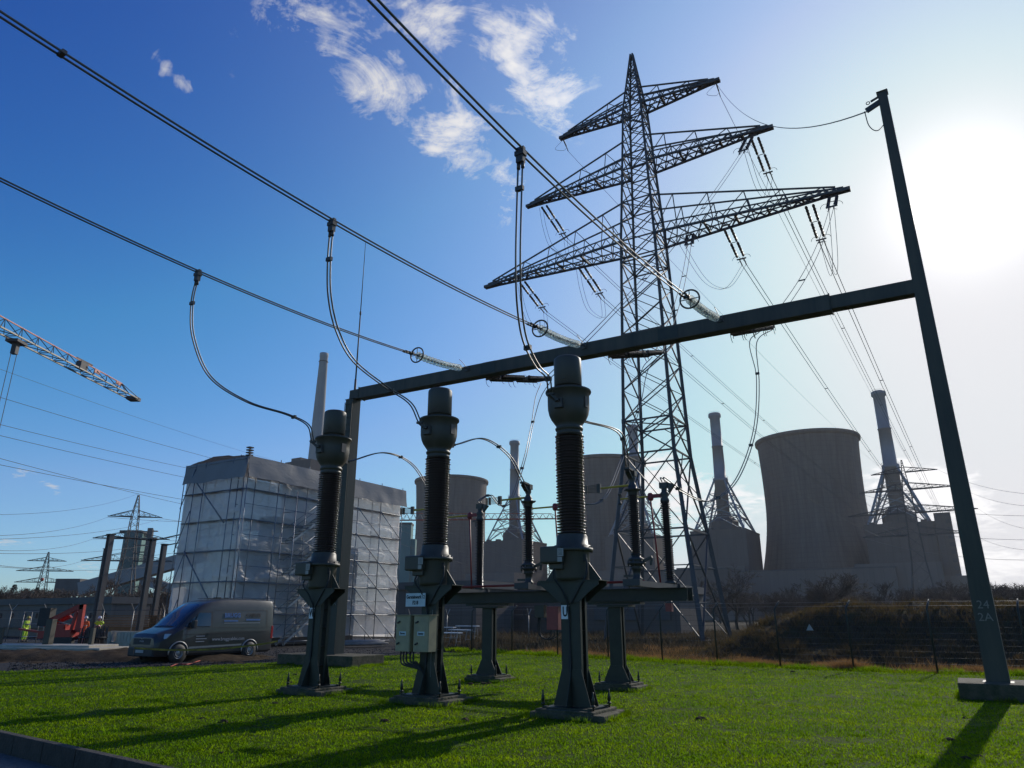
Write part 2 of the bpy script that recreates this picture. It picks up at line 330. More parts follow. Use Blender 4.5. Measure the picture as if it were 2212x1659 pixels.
# small worm casts and molehills
rg = rnd(31); mv = []; mf = []
for cx, cy in [(-.9 + rg.gauss(0, .25), 21.3 + rg.gauss(0, .2)) for _ in range(7)] + [(rg.uniform(-.5, .6) * y, y) for y in [rg.uniform(10, 30) for _ in range(34)]]:
    if not inpoly(cx, cy, LAWN): continue
    R0 = rg.uniform(.05, .16); o = len(mv); mv.append((cx, cy, -.03 + R0 * .42))
    for k in range(9): a = k * 6.283 / 9; r = R0 * rg.uniform(.7, 1.2); mv.append((cx + math.cos(a) * r * .5, cy + math.sin(a) * r * .5, -.03 + R0 * rg.uniform(.2, .36)))
    for k in range(9): a = k * 6.283 / 9; r = R0 * rg.uniform(.8, 1.3); mv.append((cx + math.cos(a) * r, cy + math.sin(a) * r, -.05))
    for k in range(9): j = (k + 1) % 9; mf += [(o, o + 1 + k, o + 1 + j), (o + 1 + k, o + 10 + k, o + 10 + j, o + 1 + j)]
M['mole'] = gmat('fresh dark earth', [(.03, .022, .014), (.06, .045, .028)], 20)
tag(MB().add(mv, mf).build('earth_clods', M['mole']), 'small dark heaps of earth thrown up in the lawn', 'earth clods', kind='stuff')
# grass
def grassmat():
    mt = bpy.data.materials.new('grass blades'); mt.use_nodes = True; nt = mt.node_tree; N = nt.nodes.new; L = nt.links.new; b = nt.nodes['Principled BSDF']
    ge = N('ShaderNodeNewGeometry'); n = N('ShaderNodeTexNoise'); n.inputs['Scale'].default_value = .9; n.inputs['Detail'].default_value = 7; n.inputs['Roughness'].default_value = .7; L(ge.outputs['Position'], n.inputs['Vector'])
    cr = N('ShaderNodeValToRGB'); e = cr.color_ramp.elements; e[0].position = .33; e[0].color = (.085, .19, .004, 1); e[1].position = .7; e[1].color = (.25, .34, .004, 1); q = e.new(.52); q.color = (.15, .25, .004, 1)
    L(n.outputs['Fac'], cr.inputs[0]); b.inputs['Roughness'].default_value = .7; b.inputs['Specular IOR Level'].default_value = .0
    oi = N('ShaderNodeTexNoise'); oi.inputs['Scale'].default_value = 14; L(ge.outputs['Position'], oi.inputs['Vector']); hs = N('ShaderNodeHueSaturation'); mr = N('ShaderNodeMapRange'); mr.inputs[1].default_value = .3; mr.inputs[2].default_value = .7; mr.inputs[3].default_value = .5; mr.inputs[4].default_value = 1.45
    L(oi.outputs['Fac'], mr.inputs[0]); L(mr.outputs[0], hs.inputs['Value']); L(cr.outputs[0], hs.inputs['Color']); L(hs.outputs[0], b.inputs['Base Color'])
    tr = N('ShaderNodeBsdfTranslucent'); L(hs.outputs[0], tr.inputs['Color']); ms = N('ShaderNodeMixShader'); ms.inputs[0].default_value = .8
    L(b.outputs[0], ms.inputs[1]); L(tr.outputs[0], ms.inputs[2]); L(ms.outputs[0], nt.nodes['Material Output'].inputs['Surface']); return mt
M['grass'] = grassmat()
SLABS = []
def grass_field():
    rg = rnd(11); vs = []; fs = []
    for i in range(520000):
        u = rg.random(); y = 6.3 * (45 / 6.3) ** (u ** .92); x = rg.uniform(-.80, .80) * (y + 1.0)
        if not inpoly(x, y, LAWN): continue
        if any(abs((V((x, y, 0)) - c).dot(U1)) < hx and abs((V((x, y, 0)) - c).dot(U2)) < hy for c, hx, hy in SLABS): continue
        f = noise.noise(V((x * .8, y * .8, 0))) + .6 * noise.noise(V((x * 3, y * 3, 2)))
        if f < -.55 and rg.random() < .75: continue
        s = 1 + y * .045; h = rg.uniform(.012, .034) * (1 + .45 * f) * (1 + y * .016); w = .0038 * s * rg.uniform(.8, 1.5); a = rg.random() * 6.28; l = rg.uniform(.3, 1.3) * h; b = rg.random() * 6.28
        dx, dy = math.cos(a) * w, math.sin(a) * w; lx, ly = math.cos(b) * l, math.sin(b) * l; z = -.03; o = len(vs)
        vs += [(x - dx, y - dy, z), (x + dx, y + dy, z), (x + dx * .6 + lx * .4, y + dy * .6 + ly * .4, z + h * .6), (x - dx * .6 + lx * .4, y - dy * .6 + ly * .4, z + h * .6), (x + lx, y + ly, z + h)]
        fs += [(o, o + 1, o + 2, o + 3), (o + 3, o + 2, o + 4)]
    # longer grass round the footings
    for c, hx, hy in SLABS:
        for i in range(int(900 * (hx + hy))):
            a = rg.random() * 6.283; u, v = math.cos(a), math.sin(a); k = 1 / max(abs(u), abs(v)); q = 1 + abs(rg.gauss(0, .05)); p = c + U1 * u * k * hx * q + U2 * v * k * hy * q
            if noise.noise(p * 1.7) < -.12 or not inpoly(p.x, p.y, LAWN): continue
            h = rg.uniform(.04, .13); w = .006; b = rg.random() * 6.28; l = h * rg.uniform(.2, .8); o = len(vs)
            vs += [(p.x - math.cos(a) * w, p.y - math.sin(a) * w, -.03), (p.x + math.cos(a) * w, p.y + math.sin(a) * w, -.03), (p.x + math.cos(b) * l, p.y + math.sin(b) * l, h - .03)]; fs += [(o, o + 1, o + 2)]
    # weedy clumps scattered over the lawn
    for i in range(260):
        y = 7 + 26 * rg.random() ** .8; x = rg.uniform(-.7, .75) * y
        if not inpoly(x, y, LAWN): continue
        R0 = rg.uniform(.03, .12)
        for j in range(int(40 * R0 / .08)):
            a = rg.random() * 6.28; r = R0 * rg.random() ** .5; px, py = x + math.cos(a) * r * 1.6, y + math.sin(a) * r; h = rg.uniform(.03, .075); w = .007; b = rg.random() * 6.28; l = h * 1.1; o = len(vs)
            vs += [(px - math.cos(a) * w, py - math.sin(a) * w, -.03), (px + math.cos(a) * w, py + math.sin(a) * w, -.03), (px + math.cos(b) * l, py + math.sin(b) * l, h - .03)]; fs += [(o, o + 1, o + 2)]
    # rough tufts along the far edge
    for i in range(26000):
        k = rg.randrange(len(FENCE) - 1); t = rg.random(); a0, b0 = V((*FENCE[k], 0)), V((*FENCE[k + 1], 0)); p = a0.lerp(b0, t) + V((-.5, -.6, 0)) * rg.gauss(.15, .35)
        f = noise.noise(p * .9)
        if f < -.1 and rg.random() < .7: continue
        h = rg.uniform(.05, .2) * (1 + f); w = .012; a = rg.random() * 6.28; b = rg.random() * 6.28; l = h * rg.uniform(.2, .9); o = len(vs); z = -.04
        vs += [(p.x - math.cos(a) * w, p.y - math.sin(a) * w, z), (p.x + math.cos(a) * w, p.y + math.sin(a) * w, z), (p.x + math.cos(b) * l, p.y + math.sin(b) * l, z + h)]; fs += [(o, o + 1, o + 2)]
    me = bpy.data.meshes.new('grass'); me.from_pydata(vs, [], fs); me.materials.append(M['grass']); o = bpy.data.objects.new('grass', me); COL.objects.link(o)
    tag(o, 'short bright green lawn grass lit from behind by the sun', 'grass', kind='stuff')
# ================================================================ foundations
def slab(name, c, hx, hy, h, label, group=None, step=0.0, seed=0):
    c = V((c[0], c[1], 0)); t = thing(name, c, label, 'foundation', group, RZ)
    mb = MB(); rg = rnd(seed)
    mb.box((0, 0, h / 2 - .05), (2 * hx, 2 * hy, h + .1))
    mb.build('base', M['conc'], t, local=True, bevel=.02)
    if step:
        m2 = MB(); m2.box((.06, -hy * .35, h * .3 - .05), (2 * hx + step * 2, hy * 1.4, h * .6 + .1)); m2.box((hx * .7, hy * .2, h * .22), (hx * .9, hy * 2.2, h * .5)); m2.build('footing', M['conc'], t, local=True, bevel=.02)
    SLABS.append((c, hx + step + .02, hy + step + .02)); return t
# ================================================================ current transformers
def insulator_profile(z0, z1, rc, rs, n):
    prof = []; dz = (z1 - z0) / n
    for i in range(n):
        z = z0 + i * dz; r2 = rs if i % 2 == 0 else rs * .965
        prof += [(rc, z), (rc, z + dz * .30), (r2, z + dz * .42), (r2, z + dz * .52), (rc, z + dz * .92)]
    return prof + [(rc, z1)]
CTH = {}
def transformer(c, letter, label, sign=False):
    c = V(c); t = thing('current_transformer', c, label, 'transformer', 'current transformers on the lawn', RZ)
    z0 = .12
    # local frame: x = U1 (to the right), y = U2 (away from the camera)
    p = MB()  # post of two channels
    for sy in (-1, 1):
        y = sy * .15
        p.box((0, y, (z0 + 2.2) / 2 + .02), (.40, .012, 2.2 - z0)); 
        for sx in (-1, 1): p.box((sx * .2, y - sy * .035, (z0 + 2.2) / 2 + .02), (.014, .082, 2.2 - z0))
    for z in (.6, 1.05, 1.5, 1.95): p.box((0, 0, z), (.30, .284, .012))
    p.build('post', M['steel'], t, local=True)
    g = MB()
    for sy in (-1, 1):
        g.prism([(-.39, sy * .16, z0 + .03), (.39, sy * .16, z0 + .03), (.205, sy * .16, .80), (-.205, sy * .16, .80)], (0, sy * .012, 0))
    g.prism([(-.012, .174, z0 + .03), (-.012, .42, z0 + .03), (-.012, .18, .75)], (.012, 0, 0)); g.prism([(-.012, -.174, z0 + .03), (-.012, -.42, z0 + .03), (-.012, -.18, .75)], (.012, 0, 0))
    g.box((0, 0, z0 + .015), (.96, .86, .024)); g.build('base_gusset', M['steel'], t, local=True)
    for sx in (-1, 1):
        for sy in (-1, 1):
            b = MB(); q = V((sx * .52, sy * .36, 0)); b.bar(q + V((-sx * .1, 0, z0 + .03)), q + V((0, 0, z0 + .03)), .08, .02)
            b.lathe([(.016, z0 - .1), (.016, z0 + .06), (.04, z0 + .06), (.04, z0 + .09), (.022, z0 + .09), (.022, z0 + .12), (.036, z0 + .125), (.03, z0 + .2), (.016, z0 + .25), (.014, z0 + .32)], q, 10); b.build('anchor_bolt', M['steel'], t, local=True)
    # bracket carrying the tank
    w = MB()
    for sy in (-1, 1):
        y = sy * .19
        w.prism([(-.21, y, 2.02), (.21, y, 2.02), (.42, y, 2.20), (.64, y, 2.35), (.64, y, 2.42), (-.64, y, 2.42), (-.64, y, 2.35), (-.42, y, 2.20)], (0, sy * .014, 0))
    w.box((0, 0, 2.43), (1.36, .46, .02)); w.bar((-.78, -.05, 2.39), (-.66, -.05, 2.39), .07)
    for sx in (-1, 1): w.prism([(sx * .36, -.008, 2.44), (sx * .62, -.008, 2.44), (sx * .36, -.008, 2.78)], (0, .016, 0))
    w.build('bracket', M['steel'], t, local=True)
    tk = MB(); tk.lathe([(.0, 2.44), (.33, 2.44), (.345, 2.5), (.345, 2.99), (.35, 3.0), (.41, 3.0), (.42, 3.02), (.42, 3.06), (.38, 3.07), (.37, 3.12), (.325, 3.13), (.315, 3.3), (.28, 3.35)], n=32, cap=False)
    for k in range(12): a = k * math.pi / 6; tk.lathe([(.018, 2.97), (.018, 3.1)], (math.cos(a) * .395, math.sin(a) * .395, 0), 6)
    tk.build('tank', M['equip'], t, local=True)
    bx = MB(); bx.box((-.24, -.36, 2.92), (.46, .34, .33)); bo = bx.build('terminal_box', M['equip'], t, local=True, bevel=.035)
    b2 = MB(); b2.box((-.18, -.3, 2.70), (.30, .22, .12)); b2.build('cable_gland', M['equip'], t, local=True, bevel=.02)
    pl = MB(); pl.box((.002, -.5345, 2.955), (.13, .006, .15)); pl.box((-.015, -.5345, 2.82), (.10, .006, .09)); po = pl.build('name_plate', M['galv'], t, local=True)
    for ln in range(5): MBx = MB().box((.0, -.539, 3.005 - ln * .024), (.09 - .015 * (ln % 2), .002, .007)); MBx.build('engraving', M['lettering'], po, local=True)
    cb = MB()
    cb.poly(spline([(.36, -.12, 2.85), (.39, -.16, 2.7), (.37, -.2, 2.5), (.24, -.22, 2.3), (.05, -.215, 2.0)]), .018, 6); cb.poly(spline([(-.2, -.4, 2.66), (-.22, -.42, 2.5), (-.1, -.3, 2.25), (-.03, -.2, 1.95), (-.02, -.17, 1.4), (-.02, -.17, .3)]), .02, 6)
    cb.box((.34, -.12, 2.86), (.06, .06, .14)); cb.box((-.02, -.175, .9), (.05, .04, .3)); cb.build('control_cable', M['black'], t, local=True)
    ins = MB(); ins.lathe(insulator_profile(3.34, 5.42, .215, .308, 35), n=32); ins.build('insulator', M['porc'], t, local=True)
    hd = MB(); hd.lathe([(.0, 5.41), (.27, 5.41), (.28, 5.46), (.26, 5.49), (.255, 5.51), (.29, 5.52), (.30, 5.56), (.275, 5.59), (.27, 5.61), (.31, 5.67), (.38, 5.77), (.42, 5.86), (.445, 5.98), (.45, 6.1), (.45, 6.33), (.49, 6.345), (.497, 6.37), (.49, 6.395), (.34, 6.43), (.30, 6.45), (.25, 6.46), (.25, 6.52)], n=40, cap=False); hd.build('head', M['equip'], t, local=True)
    cp = MB(); cp.lathe([(0, 6.5), (.285, 6.5), (.30, 6.515), (.30, 7.10), (.29, 7.14), (.26, 7.165), (.0, 7.18)], n=40, cap=False); cp.box((.05, -.302, 6.62), (.05, .02, .03)); cp.build('expansion_cap', M['equip'], t, local=True)
    for sy in (-1, 1):
        tp = MB(); zc = 6.02 if sy < 0 else 5.88
        tp.box((0, sy * .47, zc), (.20, .09, .20)); tp.box((0, sy * .53, zc + .05), (.09, .12, .05)); tp.bar((-.02, sy * .55, zc + .05), (-.12, sy * .66, zc + .17) if sy < 0 else (0, sy * .68, zc), .09, .05)
        tp.box((-.1, sy * .64, zc + .17), (.16, .07, .05)) if sy < 0 else None
        tp.build('primary_terminal', M['fit'], t, local=True)
    np_ = MB().box((.452, -.04, 6.08), (.012, .16, .24)); np_.build('rating_plate', M['galvdark'], t, local=True)
    if letter:
        tg = MB(); tg.box((-.11, -.163, 1.84), (.17, .006, .26)); to = tg.build('phase_tag', M['white'], t, local=True)
        text(letter, .26, M['lettering'], to, c + Matrix.Rotation(RZ, 3, 'Z') @ V((-.11, -.168, 1.84)), U1, UZ, sx=.62, bold=.006)
    if sign:
        sg = MB(); sg.box((-.28, -.3, 2.12), (.56, .008, .29)); so_ = sg.build('bay_sign', M['signbg'], t, local=True)
        W = lambda x, y, z: c + Matrix.Rotation(RZ, 3, 'Z') @ V((x, y, z))
        text('Gersteinwerk I 2', .105, M['lettering'], so_, W(-.28, -.306, 2.18), U1, UZ, sx=.72, bold=.003); text('F218', .115, M['lettering'], so_, W(-.28, -.306, 2.055), U1, UZ, sx=.72, bold=.003)
        for i, (x, w_) in enumerate(((-.46, .40), (.055, .42))):
            cx = x; bb = MB(); bb.box((cx, -.34, 1.40), (w_, .28, .76)); bo = bb.build('cabinet', M['beige'], t, local=True, bevel=.008)
            MB().box((cx, -.345, 1.79), (w_ + .05, .34, .016)).build('roof', M['beige'], bo, local=True)
            MB().box((cx + .01, -.4835, 1.39), (w_ - .05, .007, .68)).build('door', M['beige'], bo, local=True)
            MB().box((cx + .0, -.489, 1.40), (.19, .004, .085)).build('cabinet_label', M['signbg'], bo, local=True)
            text(('Strom', 'Spannung')[i], .06, M['lettering'], bo, W(cx, -.492, 1.40), U1, UZ, sx=(.9, .62)[i], bold=.002)
            for z in (1.17, 1.62): MB().bar((cx - .15, -.5, z), (cx - .08, -.5, z + .035), .03, .03).build('latch', M['black'], bo, local=True)
        hz = MB()
        for k, x in enumerate((-.6, -.52, -.44, -.33, -.24)): hz.poly(spline([(x, -.34, 1.02), (x, -.34, .86 - .01 * k), (x + .07, -.33, .74 + .015 * k), (-.14, -.28, .66 + .02 * k), (-.06, -.2, .55), (-.04, -.18, .2)], 6), .02, 6)
        hz.build('cable_bundle', M['black'], t, local=True)
        MB().bar((.12, -.168, .5), (.12, -.168, 1.9), .02, .004).build('earth_strip', M['galv'], t, local=True)
    return t
M['signbg'] = mat('pale enamel sign', (.55, .62, .62), .5, 0, .08, 6)
CTS = [V((1.22, 14.7, 0)), V((-1.80, 17.0, 0)), V((-4.90, 19.0, 0))]
transformer(CTS[0], 'U', 'nearest tall grey-green transformer on its post, marked with a white letter U')
transformer(CTS[1], None, 'middle transformer with a white name sign and two cream cabinets on its post', sign=True)
transformer(CTS[2], 'W', 'leftmost transformer post, standing in front of the sheeted scaffold')
for i, c in enumerate(CTS):
    slab('foundation_block', (c.x, c.y), .60, .54, .12, ['mossy stepped concrete base under the nearest transformer marked U', 'mossy stepped concrete base under the transformer with cream cabinets', 'mossy stepped concrete base under the leftmost transformer'][i], 'concrete bases under the transformers', .16, i)
# ================================================================ gantry
GR, GL_ = V((11.25, 17.75, 0)), V((-7.0, 30.0, 0)); GD = (GR - GL_).normalized(); GN = V((-GD.y, GD.x, 0))
if GN.y < 0: GN = -GN
gan = thing('gantry', (GR + GL_) / 2, 'dark steel portal with two tall masts and a crossbeam spanning the lawn', 'gantry')
def mast(base, z0, z1, w0, w1, name='mast', m_='gantry'):
    mb = MB(); b = V(base)
    def sec(z, w):
        h = w / 2; return [b + GD * h * sx + GN * h * sy + UZ * z for sx, sy in ((-1, -1), (1, -1), (1, 1), (-1, 1))]
    mb.hexa(sec(z0, w0) + sec(z1, w1)); mb.hexa(sec(z0, w0 + .16) + sec(z0 + .03, w0 + .16)); mb.hexa(sec(z1, w1 + .06) + sec(z1 + .03, w1 + .06))
    return mb.build(name, M[m_], gan, bevel=.012)
BR, BL = V((11.25, 17.75, 10.38)) , V((-7.0, 30.0, 11.05))
m1 = mast(GR, .30, 16.85, .47, .25)
m2 = mast(GL_, .34, 10.82, .50, .46)
# welded battens on the left mast faces
wb = MB()
for i in range(34):
    z = .7 + i * .3; f = GL_ - GN * .256 + UZ * z; wb.bar(f - GD * .20, f + GD * .20, .012, .02)
for s in (-1, 1): f = GL_ - GN * .262; wb.bar(f + GD * s * .235 + UZ * .4, f + GD * s * .225 + UZ * 10.7, .06, .02)
wb.build('batten', M['gantry'], m2)
FZ = V((0, -1, 0))
def painted(parent, s, base, hw, z, size):
    n = -GN; text(s, size, M['letterw'], parent, base + n * hw + UZ * z, GD, UZ, ext=.002)
painted(m1, '24', GR, .232, 2.02, .26); painted(m1, '2A', GR, .233, 1.74, .26); painted(m2, '23', GL_, .282, 2.55, .26); painted(m2, '2A', GL_, .282, 2.27, .26)
bm = MB(); bd = (BR - BL); L_ = bd.length; bdn = bd.normalized()
e0, e1 = BL - bdn * .1, BR - bdn * .15
k0_, k1_ = BL + bdn * .5, BR - bdn * 2.3
bm.bar(k0_, k1_, .42, .50); bm.bar(e0, k0_, .34, .42); bm.bar(k1_, e1, .34, .42)
bm.box(k0_, (.03, .47, .55), RZ); bm.box(k1_, (.03, .47, .55), RZ)
bmo = bm.build('crossbeam', M['gantry'], gan, bevel=.015)
for f_ in (.34, .67):
    sp_ = MB(); q = BL.lerp(BR, f_); sp_.bar(q - bdn * .35, q + bdn * .35, .445, .40); sp_.bar(q - bdn * .3, q + bdn * .3, .36, .525); sp_.build('splice_plate', M['steel'], bmo)
bb = MB()
for i in range(60):
    p = BL.lerp(BR, .60 + .22 * i / 60) - GN * .215 - UZ * .2; bb.box(p, (.03, .02, .03), RZ)

rod = MB(); r0 = GL_ + UZ * 10.8 + GD * .05
rod.tube(r0, r0 + UZ * 1.0, .06, .05); rod.tube(r0 + UZ * 1.0, r0 + UZ * 4.2, .035, .03); rod.tube(r0 + UZ * 4.2, r0 + UZ * 7.9, .022, .012); rod.lathe([(.03, 4.1), (.045, 4.15), (.045, 4.25), (.03, 4.3)], r0, 8)
rod.build('lightning_rod', M['galvdark'], gan)
tb = MB(); t0 = GR + UZ * 16.6; tb.bar(t0 - GD * .1, t0 - GD * .5 - UZ * .15, .07, .16); tb.bar(t0 + UZ * .25 + GD * .08, t0 - GD * .34 + UZ * .12, .05); tb.torus(t0 - GD * .42 + UZ * .1, GN, .05, .014, 12, 5)
tb.poly(spline([t0 - GD * .55 - UZ * .15, t0 - GD * .5 - UZ * .7, t0 - GD * .3 - UZ * .95, t0 - UZ * .7]), .015, 5); tb.build('earth_wire_bracket', M['fit'], gan)
slab('gantry_foundation', (GR.x + .1, GR.y + .1), .85, .85, .32, 'thick mossy concrete block under the tall right-hand mast', 'concrete blocks under the masts', 0, 7)
slab('gantry_foundation', (GL_.x - .2, GL_.y + .1), 2.0, .9, .35, 'long mossy concrete block under the left-hand mast', 'concrete blocks under the masts', 0, 8)
# ---- overhead twin conductors with glass strings
RING_W = []
ATT = [(.735, 'right'), (.515, 'middle'), (.315, 'left')]
def beamp(u):    # point on beam front face nearest pixel column u
    best = min((abs((lambda q: 1106 + FPX * q.x / (q.y * CP + (q.z - HCAM) * SP))(BL.lerp(BR, k / 400)) - u), k) for k in range(401)); return BL.lerp(BR, best[1] / 400)
TCON = [V((.14, 9.9, 9.05)), V((-3.7, 12.85, 9.5)), V((-7.65, 15.6, 9.75))]
UU = [1560, 1268, 1018]
EDG = [V((-1.72, 6.95, 8.95)), V((-6.8, 7.45, 9.45)), V((-9.95, 11.85, 9.72))]
WH = ['over the nearest transformer', 'over the middle transformer', 'over the leftmost transformer']
WN = ['nearest', 'middle', 'leftmost']
for i in range(3):
    A = beamp(UU[i]) - GN * .22 + UZ * .12
    dirn = (TCON[i] - A); dirh = V((dirn.x, dirn.y, 0)).normalized()
    T = TCON[i]; s1 = V((T.x - A.x, T.y - A.y, 0)).length; s2 = 17.5 if i < 2 else 16.5
    E = EDG[i]; s2 = V((E.x - A.x, E.y - A.y, 0)).length
    # quadratic height through A, T, E
    a_ = ((E.z - A.z) / s2 - (T.z - A.z) / s1) / (s2 - s1); b_ = (T.z - A.z) / s1 - a_ * s1
    def pos(s, A=A, dirh=dirh, a_=a_, b_=b_): return V((A.x, A.y, 0)) + dirh * s + UZ * (A.z + a_ * s * s + b_ * s)
    side = dirh.cross(UZ).normalized()
    def sps(s, pos=pos): return pos(s) - UZ * .07 * math.sin(math.pi * min(1, s / 3.3))
    st = thing('strain_insulator', A, 'glittering glass insulator string holding the %s twin conductor to the crossbeam' % WN[i], 'insulator', 'glass strain insulators on the near side of the crossbeam')
    n = 14; ds = .2
    for k in range(n):
        p0, p1 = sps(.45 + k * ds), sps(.45 + (k + 1) * ds); ax = (p0 - p1).normalized()
        g = MB(); g.lathe([(.04, 0), (.08, .008), (.125, .03), (.138, .052), (.132, .058), (.112, .045), (.10, .05), (.06, .035), (.045, .05)], p1, 16, ax, cap=False); g.build('glass_disc', M['glass'], st)
    pn = MB()
    for k in range(n): p0, p1 = sps(.45 + k * ds), sps(.45 + (k + 1) * ds); ax = (p0 - p1).normalized(); pn.lathe([(.016, -.06), (.016, .05), (.045, .05), (.05, .09), (.04, .13), (.016, .14)], p1, 8, ax)
    pn.bar(pos(0), pos(.46), .05, .03); pn.bar(A - GD * .1, A + GD * .1, .06, .2); pn.poly(spline([pos(.1) + UZ * .05, pos(.4) + UZ * .22, pos(.6) + UZ * .3]), .012, 5)
    pn.build('cap_and_pin', M['fit'], st)
    e = .45 + n * ds
    rg_ = MB(); rc = pos(e + .02); rg_.torus(rc, dirh, .27, .026, 28, 8); rg_.bar(rc - side * .27, rc + side * .27, .02); rg_.bar(rc - UZ * .27, rc + UZ * .27, .02); rg_.build('grading_ring', M['fit'], st)
    yk = MB(); yk.bar(pos(e), pos(e + .3), .05); yk.bar(pos(e + .3) - side * .09, pos(e + .3) + side * .09, .04, .1)
    for sg_ in (-1, 1):
        for k in range(3): yk.tube(pos(e + .3 + k * .16) + side * .06 * sg_, pos(e + .42 + k * .16) + side * .06 * sg_, .035, .03, 8)
    yk.build('yoke', M['fit'], st)
    cw = thing('twin_conductor', pos(e + .5), 'thick twin overhead conductor running %s towards the camera' % WH[i], 'conductor', 'twin overhead conductors')
    for sg_ in (-1, 1):
        w_ = MB(); w_.poly([pos(e + .3 + (34 - e) * k / 60) + side * .052 * sg_ for k in range(61)], .0185, 8); w_.build('conductor', M['cond'], cw)
    sp = [(T, 1)]
    if i == 1: sp.append((pos((V((E.x - A.x, E.y - A.y, 0)).length) * .955), 0))
    for q, main in sp:
        s_ = MB(); s_.bar(q - side * .075 + UZ * .01, q + side * .075 + UZ * .01, .07, .06); s_.build('spacer', M['fit'], cw)
    # dropper to the transformer's near terminal
    C = CTS[i]; term = C + Matrix.Rotation(RZ, 3, 'Z') @ V((-.1, -.66, 6.22))
    T0 = T - UZ * .06
    if i == 0: mid = [P(1122, 420, 9.95), P(1119, 560, 10.05), P(1122, 660, 10.5), P(1134, 735, 11.6), P(1160, 790, 12.9), P(1183, 815, 13.7)]
    elif i == 1: mid = [P(711, 560, 13.0), P(712, 640, 13.25), P(729, 715, 13.9), P(765, 780, 14.7), P(830, 833, 15.6), P(885, 870, 16.2)]
    else: mid = [P(415, 655, 15.7), P(418, 730, 15.9), P(455, 815, 16.6), P(535, 868, 17.4), P(620, 895, 18.0), P(665, 918, 18.3)]
    pth = spline([T0 - UZ * .12] + mid + [term], 8); pv = []
    dp = thing('dropper_conductor', T0, 'twin dropper looping from the overhead line down to the %s transformer' % WN[i], 'conductor', 'droppers from the overhead line to the transformers')
    dcl = MB(); dcl.box(T0 - UZ * .02, (.17, .12, .08), RZ); dcl.box(T0 - UZ * .11, (.13, .09, .16), RZ); dcl.tube(T0 - UZ * .18 - U1 * .04, T0 - UZ * .3 - U1 * .04, .03); dcl.tube(T0 - UZ * .18 + U1 * .04, T0 - UZ * .3 + U1 * .04, .03); dcl.build('clamp', M['fit'], dp)
    for sg_ in (-1, 1):
        w_ = MB(); w_.poly([q + U1 * .042 * sg_ for q in pth], .017, 8); w_.build('conductor', M['cond'], dp)
    for f_ in ((.13, .62, .88) if i == 0 else (.16, .75)):
        q = pth[int(f_ * (len(pth) - 1))]; s_ = MB(); s_.box(q, (.14, .06, .08), RZ); s_.build('spacer', M['fit'], dp)
# ================================================================ disconnectors on their platform
BD = V((-.81, .592, 0)).normalized()                                       # along the platform beam, to the left
NEARP = [V((3.1, 18.2, 0)), V((.46, 20.2, 0)), V((-2.35, 22.25, 0))]
SPAN = 2.45
PB0 = V((3.73, 19.25, 0))
plt = thing('disconnector_platform', PB0 + BD * 3.3, 'dark green steel platform beam on two posts carrying the three disconnectors', 'platform')
bmz = 2.30
pb = MB(); a0, a1 = PB0 - BD * .95, PB0 + BD * 7.7; pn_ = V((-BD.y, BD.x, 0))
for s in (-1, 1):
    q = pn_ * .16 * s; pb.bar(a0 + q + UZ * bmz, a1 + q + UZ * bmz, .02, .30)
    for zz in (-.15, .15): pb.bar(a0 + q * 1.3 + UZ * (bmz + zz), a1 + q * 1.3 + UZ * (bmz + zz), .12, .018)
pb.build('main_beam', M['steel'], plt)
def supp(t_):
    c = PB0 + BD * t_; mb = MB(); z0 = .14
    for s in (-1, 1):
        mb.box(c + U2 * .13 * s + UZ * (z0 + 2.0) / 2, (.34, .014, 2.0 - z0), RZ)
        for r in (-1, 1): mb.box(c + U2 * .095 * s + U1 * r * .165 + UZ * (z0 + 2.0) / 2, (.014, .07, 2.0 - z0), RZ)
    mb.build('support_post', M['steel'], plt)
    hd = MB(); hd.box(c + UZ * 2.03, (.9, .5, .05), RZ); hd.box(c + UZ * 2.10, (1.5, .34, .06), RZ); hd.build('post_head', M['steel'], plt)
    g = MB()
    for s in (-1, 1): g.prism([c + U2 * .14 * s + U1 * x + UZ * z for x, z in ((-.36, z0 + .02), (.36, z0 + .02), (.175, .55), (-.175, .55))], U2 * .012 * s)
    g.box(c + UZ * (z0 + .01), (.8, .7, .02), RZ); g.build('base_gusset', M['steel'], plt)
    for sx in (-1, 1):
        for sy in (-1, 1):
            b = MB(); q = c + U1 * sx * .42 + U2 * sy * .3; b.lathe([(.016, z0 - .1), (.016, z0 + .04), (.045, z0 + .06), (.022, z0 + .09), (.034, z0 + .12), (.014, z0 + .22), (.012, z0 + .28)], q, 8); b.build('anchor_bolt', M['steel'], plt)
    return c
for k, t_ in enumerate((1.17, 5.46)):
    c = supp(t_); slab('foundation_block', (c.x, c.y), .5, .45, .14, ['mossy concrete base under the right platform post', 'mossy concrete base under the left platform post'][k], 'concrete bases under the platform posts', .12, 20 + k)
db = MB(); c = PB0 + BD * 2.9 - pn_ * .1
b1 = MB(); c = PB0 + BD * 3.0 - U2 * .25; b1.box(c + UZ * 1.72, (.36, .26, .62), RZ); o1 = b1.build('drive_box', M['redbox'], plt, bevel=.01)
b2 = MB(); c2 = c - U1 * .42 + UZ * 1.9; b2.box(c2, (.3, .24, .34), RZ); b2.build('control_box', M['equip'], plt, bevel=.01)
cb = MB()
for k in range(3): cb.poly(spline([c - U1 * (.1 - .1 * k) + UZ * 1.42, c - U1 * (.12 - .1 * k) + UZ * 1.25, c - U1 * (.3 - .05 * k) + UZ * 1.16, c - U1 * (.45 + .03 * k) + UZ * 1.3, c - U1 * (.45 + .03 * k) + UZ * 1.75], 6), .014, 5)
cb.build('cable_loop', M['black'], plt)
b3 = MB(); b3.box(PB0 - BD * .4 - U2 * .1 + UZ * 1.98, (.16, .14, .2), RZ); b3.build('indicator_box', M['redbox'], plt)
